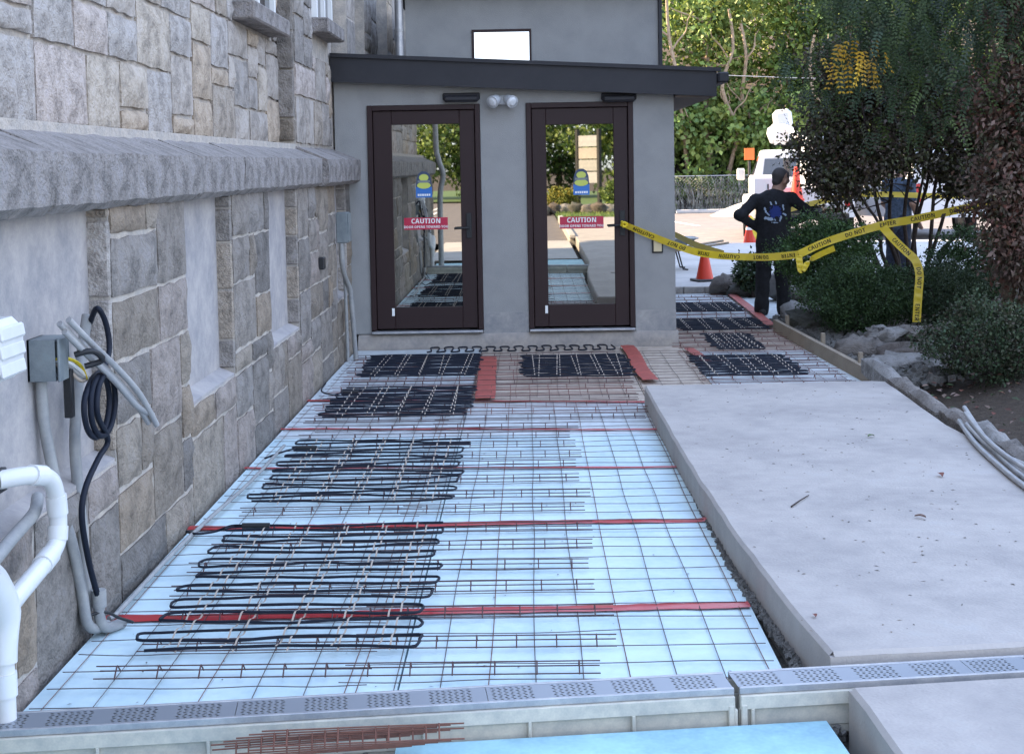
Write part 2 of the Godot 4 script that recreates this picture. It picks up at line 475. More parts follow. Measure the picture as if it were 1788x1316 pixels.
# one rock-faced stone standing proud of its wall; xf: x along the wall, y up, z out of it
func stone_mesh(w: float, h: float, proud: float, rough: float, drop := 0.35) -> ArrayMesh:
	var mb := MB.new()
	var nx := 5 if w > 0.3 else 4
	var ny := 4
	var rows := []
	var e := 0.012
	for j in ny + 1:
		var row := []
		for i in nx + 1:
			var u := float(i) / nx
			var t := float(j) / ny
			var edge := i == 0 or j == 0 or i == nx or j == ny
			var x := (u - 0.5) * w + (rf(-e, e) if not edge else rf(-e, e) * 0.6)
			var y := (t - 0.5) * h + (rf(-e, e) if not edge else rf(-e, e) * 0.6)
			row.append(Vector3(x, y, proud * drop + rf(-0.003, 0.003) if edge else proud + rf(-rough, rough)))
		rows.append(row)
	mb.patch(rows)
	var ring := []
	for i in nx: ring.append(rows[0][i])
	for j in ny: ring.append(rows[j][nx])
	for i in nx: ring.append(rows[ny][nx - i])
	for j in ny: ring.append(rows[ny - j][0])
	for k in ring.size():
		var a: Vector3 = ring[k]
		var b: Vector3 = ring[(k + 1) % ring.size()]
		mb.quad(Vector3(a.x, a.y, -0.03), Vector3(b.x, b.y, -0.03), b, a)
	return mb.mesh()

func boulder_mesh(r: Vector3, seed_: int, jag := 0.34) -> ArrayMesh:
	var f := FastNoiseLite.new()
	f.seed = seed_; f.frequency = 1.3; f.fractal_octaves = 4
	var rows := []
	for j in 9:
		var row := []
		for i in 13:
			var a := TAU * (i % 12) / 12.0
			var b := -PI / 2 + PI * j / 8.0
			var d := Vector3(cos(a) * cos(b), sin(b), -sin(a) * cos(b))
			d = Vector3(signf(d.x) * pow(absf(d.x), 0.75), signf(d.y) * pow(absf(d.y), 0.75), signf(d.z) * pow(absf(d.z), 0.75))
			row.append(d * r * (1.0 + jag * 2.0 * f.get_noise_3d(d.x * 1.4 + seed_, d.y * 1.4, d.z * 1.4)))
		rows.append(row)
	var mb := MB.new()
	mb.patch(rows, true)
	return mb.mesh()

# ---------------------------------------------------------------- bodies: tapered capsules joined with a smooth minimum, meshed as surface nets
var field := PackedFloat32Array()
var fo := Vector3.ZERO
var fd := Vector3i.ZERO
var fc := 0.0

func fill_field(bones: Array, cell: float, k: float) -> void:
	var lo := Vector3.INF
	var hi := -Vector3.INF
	for b in bones:
		var r: float = maxf(b[2], b[3]) + cell * 3
		for e in 2:
			var p: Vector3 = b[e]
			lo = lo.min(p - Vector3.ONE * r); hi = hi.max(p + Vector3.ONE * r)
	fo = lo; fc = cell
	fd = Vector3i(((hi - lo) / cell).ceil()) + Vector3i.ONE
	field = PackedFloat32Array()
	field.resize(fd.x * fd.y * fd.z)
	field.fill(0.5)
	for b in bones:
		var a: Vector3 = b[0]
		var e: Vector3 = b[1]
		var ra: float = b[2]
		var rb: float = b[3]
		var sq: float = b[4] if b.size() > 4 else 1.0   # flattening along z
		var pad := maxf(ra, rb) + k + cell * 2
		var l := ((a.min(e) - Vector3.ONE * pad - lo) / cell).floor().max(Vector3.ZERO)
		var h := ((a.max(e) + Vector3.ONE * pad - lo) / cell).ceil().min(Vector3(fd.x - 1, fd.y - 1, fd.z - 1))
		var ab := (e - a) * Vector3(1, 1, 1.0 / sq)
		var ll := maxf(ab.length_squared(), 1e-9)
		for y in range(int(l.y), int(h.y) + 1):
			for z in range(int(l.z), int(h.z) + 1):
				var at := (y * fd.z + z) * fd.x
				for x in range(int(l.x), int(h.x) + 1):
					var p := (lo + Vector3(x, y, z) * cell - a)
					p.z /= sq
					var t := clampf(p.dot(ab) / ll, 0, 1)
					var d := (p - ab * t).length() - lerpf(ra, rb, t)
					var o := field[at + x]
					var m := maxf(k - absf(o - d), 0.0)
					field[at + x] = minf(o, d) - m * m / (4.0 * k)

func nets() -> ArrayMesh:
	var mb := MB.new()
	var at := {}
	var sx := 1
	var sz := fd.x
	var sy := fd.x * fd.z
	var corner := [0, sx, sz, sx + sz, sy, sy + sx, sy + sz, sy + sx + sz]
	var off := [Vector3(0, 0, 0), Vector3(1, 0, 0), Vector3(0, 0, 1), Vector3(1, 0, 1), Vector3(0, 1, 0), Vector3(1, 1, 0), Vector3(0, 1, 1), Vector3(1, 1, 1)]
	var edges := [[0, 1], [2, 3], [4, 5], [6, 7], [0, 2], [1, 3], [4, 6], [5, 7], [0, 4], [1, 5], [2, 6], [3, 7]]
	for y in fd.y - 1:
		for z in fd.z - 1:
			for x in fd.x - 1:
				var i := y * sy + z * sz + x
				var f0 := field[i]
				if absf(f0) > fc * 2.2: continue
				var neg := 0
				for q in 8:
					if field[i + corner[q]] < 0: neg += 1
				if neg == 0 or neg == 8: continue
				var s := Vector3.ZERO
				var n := 0
				for e in edges:
					var a: float = field[i + corner[e[0]]]
					var b: float = field[i + corner[e[1]]]
					if (a < 0) != (b < 0):
						s += (off[e[0]] as Vector3).lerp(off[e[1]], a / (a - b)); n += 1
				var g := Vector3(field[i + sx] - f0, field[i + sy] - f0, field[i + sz] - f0)
				for q in [sx + sz, sy]: pass
				g += Vector3(field[i + sx + sy + sz] - field[i + sy + sz], field[i + sx + sy + sz] - field[i + sx + sz], field[i + sx + sy + sz] - field[i + sx + sy])
				at[i] = mb.vert(fo + (Vector3(x, y, z) + s / n) * fc, g.normalized() if g.length() > 1e-9 else Vector3.UP)
	for i in at:
		var f0: float = field[i]
		for d in [[sx, sy, sz], [sy, sz, sx], [sz, sx, sy]]:
			if (f0 < 0) == (field[i + d[0]] < 0): continue
			var b: int = i - d[1]
			var c: int = i - d[2]
			var e: int = i - d[1] - d[2]
			if not (at.has(b) and at.has(c) and at.has(e)): continue
			if f0 < 0: mb.tri_i(at[i], at[c], at[e]); mb.tri_i(at[i], at[e], at[b])
			else: mb.tri_i(at[i], at[e], at[c]); mb.tri_i(at[i], at[b], at[e])
	# orient by the normals
	for k in range(0, mb.ix.size(), 3):
		var a := mb.ix[k]
		var b := mb.ix[k + 1]
		var c := mb.ix[k + 2]
		if (mb.v[b] - mb.v[a]).cross(mb.v[c] - mb.v[a]).dot(mb.n[a] + mb.n[b] + mb.n[c]) > 0:
			mb.ix[k + 1] = c; mb.ix[k + 2] = b
	return mb.mesh()

func body(bones: Array, cell := 0.014, k := 0.04) -> ArrayMesh:
	fill_field(bones, cell, k)
	return nets()

# ---------------------------------------------------------------- the scene
func _ready() -> void:
	rng.seed = 20240917
	var cam := Camera3D.new()
	cam.name = "camera"
	add_child(cam)
	cam.projection = Camera3D.PROJECTION_FRUSTUM
	cam.near = 0.1; cam.far = 900.0
	cam.size = 0.1 * 1316.0 / 2460.0
	cam.frustum_offset = Vector2(0, -0.1 * (658.0 - 437.05) / 2460.0)
	cam.position = V(0, 1.75, 0)
	cam.rotation_order = EULER_ORDER_YXZ
	cam.rotation = Vector3(deg_to_rad(-3.46), deg_to_rad(0.701), deg_to_rad(-0.998))
	cam.current = true

	var we := WorldEnvironment.new()
	we.name = "environment"
	var env := Environment.new()
	env.background_mode = Environment.BG_SKY
	var sm := ProceduralSkyMaterial.new()
	sm.sky_top_color = Color(0.565, 0.64, 0.775)
	sm.sky_horizon_color = Color(0.845, 0.875, 0.90)
	sm.sky_curve = 0.16
	sm.ground_bottom_color = Color(0.25, 0.24, 0.22)
	sm.ground_horizon_color = Color(0.5, 0.5, 0.5)
	sm.energy_multiplier = 1.0
	var sky := Sky.new()
	sky.sky_material = sm
	env.sky = sky
	env.tonemap_mode = Environment.TONE_MAPPER_LINEAR
	env.tonemap_exposure = 5.3
	env.sdfgi_enabled = true; env.ssao_enabled = true; env.ssil_enabled = true
	we.environment = env
	add_child(we)

	var sun := DirectionalLight3D.new()
	sun.name = "sun"
	sun.light_energy = 1.6
	sun.light_color = Color(1.0, 0.90, 0.76)
	sun.light_angular_distance = 0.5
	sun.shadow_enabled = true
	add_child(sun)
	sun.look_at_from_position(Vector3.ZERO, V(0.95, -0.66, 0.25), Vector3.UP)

	make_materials()
	setting()
	stone_building()
	vestibule()
	upper_building()
	walkway()
	mesh_and_mats()
	wall_services()
	caution_tape()
	garden()
	far_things()
	behind_camera()
	trees()
	people()
	litter()

func sheet(called: String, x0: float, x1: float, z0: float, z1: float, y: float, m: Material) -> void:
	var b := MB.new()
	b.quad(V(x0, y, z1), V(x1, y, z1), V(x1, y, z0), V(x0, y, z0))
	struct(called, b.mesh(), m)

func setting() -> void:
	sheet("ground", -400, 400, -400, 400, -0.16, M.soil)
	sheet("excavated_gravel_bed", -1.95, 2.8, -19.0, -1.0, -0.075, M.gravel)
	# far concrete walk with its exposed edge, then the car park
	var b := MB.new()
	b.box(V(6.3, -0.045, -23.9), V(9.6, 0.25, 10.0), 0.01)
	struct("far_pavement", b.mesh(), M.far_conc)
	sheet("car_park", -1.7, 60, -49.4, -28.9, -0.012, M.asphalt)
	sheet("road_behind_camera", -60, 0.9, 5.0, 40.0, -0.012, M.asphalt)
	sheet("paved_yard_behind_camera", -1.9, 0.9, -1.2, 5.0, 0.02, M.far_conc)
	sheet("pavement_behind_camera", 0.9, 6.5, 4.6, 16.5, 0.10, M.slab)
	sheet("lawn_behind_camera", 0.9, 40, 16.5, 60, 0.06, M.grass_soil)
	sheet("lawn_across_road", -60, 0.9, 40.0, 70, 0.06, M.grass_soil)
	sheet("drive_beside_lawn", 6.5, 40, -8.0, 16.5, -0.02, M.asphalt)
	for q in [[4.4, -41.0, 0.1, 4.5, 0.12], [6.9, -44.3, 0.1, 5.0, 0.1], [3.4, -47.2, 0.6, 0.16, 0.0], [3.2, -29.6, 1.5, 0.14, 0.0]]:
		var l := MB.new()
		l.box(V(q[0], -0.004, q[1]), V(q[2] * 1.0, 0.006, q[3]), 0.0, Basis(Vector3.UP, q[4]))
		struct("painted_parking_line", l.mesh(), M.line)
	# the wooded bank beyond the fence
	var rows := []
	for j in 12:
		var row := []
		for i in 21:
			var x := -30.0 + i * 4.0
			var t := float(j) / 11
			row.append(V(x, -0.2 + 15.0 * pow(t, 0.85) + sin(x * 0.4 + j) * 0.35, -50.6 - 30.0 * t))
		rows.append(row)
	var h := MB.new()
	h.patch(rows)
	struct("wooded_bank", h.mesh(), M.soil)
	# raised planting bed
	rows = []
	for j in 16:
		var row := []
		for i in 12:
			var t := float(i) / 11
			var z := -5.0 - j * 0.86
			var x := 2.78 + t * 6.0 + (0.35 if z < -11.5 else 0.0) * (1 - t)
			row.append(V(x, -0.1 + 0.36 * smoothstep(0.0, 0.28, t) + 0.12 * t + sin(x * 3.0 + z * 2.0) * 0.035 * minf(1, t * 4), z))
		rows.append(row)
	h = MB.new()
	for r in rows.size(): pass
	rows.reverse()
	var flip := []
	for r in rows: flip.append(r)
	flip.reverse()
	h.patch(flip)
	struct("planting_bed", h.mesh(), M.soil)

func wall_xf(s: float, y: float, x: float) -> Transform3D:   # x to the far end of the wall (-z)
	return Transform3D(Basis(V(0, 0, -1), V(0, 1, 0), V(1, 0, 0)), V(x, y, -s))

func lay(parent: Node, cells: Array, x: float, joint: float, proud: float, rough: float, low := false) -> void:
	for q in cells:
		var w: float = q[1] - q[0] - joint
		var h: float = q[3] - q[2] - joint
		var o := put("stone", stone_mesh(w, h, proud + rf(-0.006, 0.010), rough), (M.low_stone if low else M.stone)[rng.randi() % M.stone.size()], parent)
		o.transform = wall_xf((q[0] + q[1]) * 0.5, (q[2] + q[3]) * 0.5, x)

func stone_building() -> void:
	var t := thing("stone_building", "tall rubble stone building with blind windows along the side of the walkway", "building", V(-1.72, 0, -1.8))
	t.position = Vector3.ZERO
	var w := MB.new()
	# backing, lower storey: full behind the recess panels, mortar face forward elsewhere
	w.box(V(-8.0, 0.85, -16.4), V(12.28, 2.2, 29.2))
	w.box(V(-8.07, 6.5, -16.4), V(12.14, 9.1, 29.2))
	put("core", w.mesh(), M.mortar, t)
	var rec := [[3.55, 5.73], [7.0, 8.1], [9.26, 10.42], [12.45, 13.2]]
	var f := MB.new()
	var s := 1.8
	for r in rec:
		f.box(V(-1.79, 0.69, -(s + r[0]) * 0.5), V(0.14, 1.86, r[0] - s))
		f.box(V(-1.79, 0.16, -(r[0] + r[1]) * 0.5), V(0.14, 0.80, r[1] - r[0]))
		s = r[1]
	f.box(V(-1.79, 0.69, -(s + 13.6) * 0.5), V(0.14, 1.86, 13.6 - s))
	put("mortar_bed", f.mesh(), M.mortar, t)
	for k in rec.size():
		var r: Array = rec[k]
		var p := MB.new()
		p.box(V(-1.835, 1.09, -(r[0] + r[1]) * 0.5), V(0.06, 1.06, r[1] - r[0] - 0.004))
		var o := put("blind_window", p.mesh(), M.infill, t)
		var q := MB.new()   # sloped cement sill
		q.hexa([V(-1.81, 0.50, -r[0] - 0.01), V(-1.722, 0.50, -r[0] - 0.01), V(-1.722, 0.50, -r[1] + 0.01), V(-1.81, 0.50, -r[1] + 0.01), V(-1.81, 0.612, -r[0] - 0.01), V(-1.722, 0.575, -r[0] - 0.01), V(-1.722, 0.575, -r[1] + 0.01), V(-1.81, 0.612, -r[1] + 0.01)])
		put("sill", q.mesh(), M.infill, o)
	# lower stones
	s = 1.8
	for r in rec:
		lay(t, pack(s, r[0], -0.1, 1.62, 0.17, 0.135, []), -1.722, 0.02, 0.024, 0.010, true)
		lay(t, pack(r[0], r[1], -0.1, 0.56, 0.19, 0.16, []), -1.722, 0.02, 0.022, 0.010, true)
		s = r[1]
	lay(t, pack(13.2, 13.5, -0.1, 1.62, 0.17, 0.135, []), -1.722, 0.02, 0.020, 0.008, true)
	for r in rec:   # jamb stones at the far side of each recess
		var y := 0.60
		while y < 1.58:
			var hh := rf(0.16, 0.34)
			hh = minf(hh, 1.61 - y)
			var b := MB.new()
			b.box(V(-1.775, y + hh * 0.5, -r[1] - 0.012), V(0.115, hh - 0.014, 0.05), 0.008)
			put("jamb_stone", b.mesh(), M.stone[[5, 2, 8, 6][rng.randi() % 4]], t)
			y += hh
	# water table: vertical face, weathered top, in long stones
	s = 1.75
	while s < 13.4:
		var l := minf(rf(0.75, 1.25), 13.5 - s)
		if s < 11.3 and s + l > 11.3: l = 11.3 - s
		if l < 0.05: l = 0.3
		var ox := 0.0 if s < 11.29 else 0.05
		var prof := [Vector2(-1.90, 1.605), Vector2(-1.70, 1.605), Vector2(-1.655, 1.635), Vector2(-1.650, 1.70), Vector2(-1.648, 1.77), Vector2(-1.652, 1.825), Vector2(-1.80, 1.885), Vector2(-1.96, 1.950), Vector2(-2.06, 1.955)]
		var rows := []
		var nc := 11
		for i in nc:
			var row := []
			for q in prof: row.append(V(q.x + ox + rf(-0.006, 0.006), q.y + rf(-0.005, 0.005), -(s + 0.004 + (l - 0.008) * i / (nc - 1.0))))
			rows.append(row)
		# columns follow the profile upwards; rows run away: outside needs x right = away
		var grid := []
		for j in prof.size():
			var row := []
			for i in nc: row.append(rows[i][j])
			grid.append(row)
		var b := MB.new()
		for j in grid.size() - 1: b.patch([grid[j], grid[j + 1]])
		for e in [0, nc - 1]:
			var poly := []
			for j in prof.size(): poly.append(rows[e][j])
			for j in range(1, poly.size() - 1):
				if e == 0: b.tri(poly[0], poly[j], poly[j + 1])
				else: b.tri(poly[0], poly[j + 1], poly[j])
		put("water_table_stone", b.mesh(), M.plinth_stone, t)
		s += l
	# upper wall: main face x = -1.95 with a window over a projecting sill, then a shallow pier
	var up := MB.new()
	up.box(V(-1.97, 3.4, -12.4), V(0.22, 2.96, 2.2))
	put("pier", up.mesh(), M.mortar, t)
	lay(t, pack(1.8, 11.28, 1.95, 3.9, 0.17, 0.115, [[9.62, 11.05, 2.78, 4.0]]), -1.992, 0.022, 0.022, 0.009)
	lay(t, pack(11.3, 13.3, 1.95, 3.9, 0.16, 0.13, [[12.25, 13.3, 2.72, 4.0]]), -1.852, 0.022, 0.022, 0.009)
	var py := 1.97
	while py < 4.2:   # squared stones on the face of the pier that looks down the walk
		var ph := rf(0.18, 0.4)
		var pb := MB.new()
		pb.box(V(-1.925, py + ph * 0.5, -11.29), V(0.13, ph - 0.016, 0.05), 0.008)
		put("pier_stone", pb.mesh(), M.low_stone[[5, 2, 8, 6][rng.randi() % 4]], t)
		py += ph
	for q in [[9.62, 11.05, 2.84, -1.985], [12.25, 13.3, 2.99, -1.85]]:
		var b := MB.new()
		b.box(V(q[3] + 0.02, q[2], -(q[0] + q[1]) * 0.5), V(0.26, 0.13, q[1] - q[0]), 0.012)
		var wd := put("window", b.mesh(), M.plinth_stone, t)
		var g := MB.new()
		g.box(V(q[3] + 0.004, q[2] + 0.55, -(q[0] + q[1]) * 0.5), V(0.01, 0.95, q[1] - q[0] - 0.2))
		put("pane", g.mesh(), M.dark_glass, wd)
		var fr := MB.new()
		for z in [q[0] + 0.06, (q[0] + q[1]) * 0.5, q[1] - 0.06]: fr.box(V(q[3] + 0.02, q[2] + 0.55, -z), V(0.05, 0.96, 0.06))
		put("frame", fr.mesh(), M.white, wd)
	# beyond the porch: stone piers between tall dark windows
	s = 13.6
	var piers := [[13.6, 14.25], [15.1, 16.3], [17.6, 19.4], [21.2, 23.6]]
	for k in piers.size():
		var q: Array = piers[k]
		var b := MB.new()
		b.box(V(-1.80, 4.0, -(q[0] + q[1]) * 0.5), V(0.16, 5.0, q[1] - q[0]))
		put("pier", b.mesh(), M.mortar, t)
		lay(t, pack(q[0], q[1], 2.2, 4.4, 0.2, 0.2, []), -1.722, 0.02, 0.022, 0.008)
		if k < 3:
			var g := MB.new()
			g.box(V(-1.855, 3.6, -(q[1] + piers[k + 1][0]) * 0.5), V(0.02, 3.0, piers[k + 1][0] - q[1] - 0.06))
			put("pane", g.mesh(), M.dark_glass, t)
	var rb := MB.new()
	rb.box(V(-8.0, 11.2, -16.4), V(13.2, 0.3, 30.0), 0.03)
	put("roof", rb.mesh(), M.fascia, t)
	# old corner downpipe at the near end, seen in the door glass
	var dp := MB.new()
	dp.tube(smooth([V(-1.62, 5.0, -2.15), V(-1.62, 2.35, -2.15), V(-1.58, 1.9, -2.15), V(-1.50, 1.6, -2.15), V(-1.56, 1.2, -2.15), V(-1.56, 0.0, -2.15)], 4), 0.05, 10)
	put("downpipe", dp.mesh(), M.galv, t)

func vestibule() -> void:
	var zf := -13.49
	var t := thing("entrance_porch", "grey stucco entrance porch with two dark glazed doors and a sloping black roof edge", "porch", V(-0.2, 0, zf))
	t.position = Vector3.ZERO
	var w := MB.new()
	for q in [[-1.84, -1.53, 0.15, 2.62], [-0.448, -0.012, 0.34, 2.62], [1.012, 1.40, 0.34, 2.62]]:
		w.box(V((q[0] + q[1]) * 0.5, (q[2] + q[3]) * 0.5, zf - 0.1), V(q[1] - q[0], q[3] - q[2], 0.2))
	w.box(V(-0.989, 2.48, zf - 0.1), V(1.082, 0.28, 0.2))
	w.box(V(0.5, 2.475, zf - 0.1), V(1.024, 0.29, 0.2))
	w.box(V(1.30, 1.37, zf - 1.9), V(0.2, 2.46, 3.4))
	w.box(V(-1.74, 1.37, zf - 1.9), V(0.2, 2.46, 3.4))
	w.box(V(-0.2, 1.37, zf - 3.7), V(3.24, 2.46, 0.2))
	put("wall", w.mesh(), M.stucco, t)
	for q in [[-0.448, -0.012], [1.012, 1.403]]:
		var b := MB.new()
		b.box(V((q[0] + q[1]) * 0.5, 0.24, zf - 0.098), V(q[1] - q[0] - 0.002, 0.2, 0.202))
		put("base_panel", b.mesh(), M.stucco_light, t)
	var sp := MB.new()   # lighter return on the side wall foot
	sp.box(V(1.303, 0.24, zf - 1.9), V(0.2, 0.2, 3.398))
	put("base_panel", sp.mesh(), M.stucco_light, t)
	# chipped concrete footing
	var rows := []
	var nx := 26
	for j in 4:
		var row := []
		for i in nx:
			var x := -1.66 + 3.08 * i / (nx - 1.0)
			var y: float = [-0.06, 0.05, 0.12, 0.142][j]
			var z: float = zf + [0.05, 0.045, 0.035, 0.0][j]
			row.append(V(x, y + (rf(-0.006, 0.006) if j > 0 and j < 3 else 0.0), z + rf(-0.008, 0.008)))
		rows.append(row)
	var fb := MB.new()
	fb.patch(rows)
	fb.box(V(-0.12, 0.04, zf - 1.9), V(3.06, 0.2, 3.78))
	put("footing", fb.mesh(), M.kerb, t)
	# roof: sloping slab with deep fascia and an eave to the open side
	var r := MB.new()
	var y0 := 2.565; var y1 := 2.365; var t0 := 2.818; var t1 := 2.615
	var xl := -1.85; var xr := 1.78
	r.hexa([V(xl, y0 + 0.02, zf + 0.12), V(xr, y1 + 0.02, zf + 0.12), V(xr, y1 + 0.02, zf - 3.7), V(xl, y0 + 0.02, zf - 3.7), V(xl, t0, zf + 0.12), V(xr, t1, zf + 0.12), V(xr, t1, zf - 3.7), V(xl, t0, zf - 3.7)])
	put("roof", r.mesh(), M.fascia, t)
	var fs := MB.new()
	fs.hexa([V(xl, y0, zf + 0.15), V(xr + 0.01, y1, zf + 0.15), V(xr + 0.01, y1, zf + 0.122), V(xl, y0, zf + 0.122), V(xl, t0 + 0.01, zf + 0.15), V(xr + 0.01, t1 + 0.01, zf + 0.15), V(xr + 0.01, t1 + 0.01, zf + 0.122), V(xl, t0 + 0.01, zf + 0.122)])
	put("fascia", fs.mesh(), M.fascia, t)
	var dr := MB.new()
	dr.hexa([V(xl, t0 - 0.02, zf + 0.175), V(xr + 0.05, t1 - 0.02, zf + 0.175), V(xr + 0.05, t1 - 0.02, zf + 0.152), V(xl, t0 - 0.02, zf + 0.152), V(xl, t0 + 0.016, zf + 0.175), V(xr + 0.05, t1 + 0.016, zf + 0.175), V(xr + 0.05, t1 + 0.016, zf + 0.152), V(xl, t0 + 0.016, zf + 0.152)])
	put("drip_edge", dr.mesh(), M.fascia, t)
	var gt := MB.new()
	gt.box(V(xr + 0.07, t1 - 0.075, zf - 1.75), V(0.10, 0.10, 3.9), 0.015)
	put("gutter", gt.mesh(), M.fascia, t)
	var so := MB.new()
	so.hexa([V(1.402, y1 - 0.002, zf + 0.12), V(xr, y1 - 0.002, zf + 0.12), V(xr, y1 - 0.002, zf - 3.7), V(1.402, y1 - 0.002, zf - 3.7), V(1.402, y1 + 0.016, zf + 0.12), V(xr, y1 + 0.016, zf + 0.12), V(xr, y1 + 0.016, zf - 3.7), V(1.402, y1 + 0.016, zf - 3.7)])
	put("soffit", so.mesh(), M.soffit, t)
	door(t, -1.53, -0.448, -1.298, -0.648, 2.154, 0.402)
	door(t, -0.012, 1.012, 0.178, 0.822, 2.128, 0.405)
	# things fixed to the front
	for q in [[-0.79, -0.455, 2.39], [0.72, 1.035, 2.365]]:
		var b := MB.new()
		b.box(V((q[0] + q[1]) * 0.5, q[2], zf + 0.045), V(q[1] - q[0], 0.066, 0.09), 0.02)
		b.box(V((q[0] + q[1]) * 0.5, q[2] + 0.02, zf + 0.02), V(q[1] - q[0] + 0.02, 0.07, 0.04), 0.01)
		var o := put("motion_sensor", b.mesh(), M.fascia)
		tag(o, "black bar sensor above the door beside the stone wall" if q[0] < 0 else "black bar sensor above the door nearer the car park", "door sensor", "door sensors")
	var fl := thing("floodlight", "twin head white floodlight on the porch wall between the two doors", "floodlight", V(-0.23, 2.37, zf))
	put("bracket", box_mesh(V(0.09, 0.09, 0.04), 0.01), M.lamp_body, fl, V(0, 0, 0.02))
	for sgn in [-1.0, 1.0]:
		var hd := MB.new()
		var bas := Basis(Vector3.UP, sgn * 0.55) * Basis(Vector3.RIGHT, 1.57 + 0.35)
		hd.lathe([Vector2(0.0, -0.06), Vector2(0.03, -0.055), Vector2(0.045, -0.02), Vector2(0.058, 0.05), Vector2(0.060, 0.07), Vector2(0.05, 0.071)], 14, Transform3D(bas, V(0.062 * sgn, 0.0, 0.085)))
		var h := put("lamp_head", hd.mesh(), M.lamp_body, fl)
		var ln := MB.new()
		ln.lathe([Vector2(0.052, 0.066), Vector2(0.03, 0.082), Vector2(0.0, 0.086)], 14, Transform3D(bas, V(0.062 * sgn, 0.0, 0.085)))
		put("lens", ln.mesh(), M.lens, h)
	var pl := thing("entry_plaque", "small brass plate in a black frame beside the door handle with yellow tape", "plaque", V(1.23, 0.955, zf))
	put("frame", box_mesh(V(0.105, 0.135, 0.02), 0.005), M.black, pl, V(0, 0, 0.01))
	put("plate", box_mesh(V(0.078, 0.108, 0.01), 0.003), M.brass, pl, V(0, 0, 0.021))

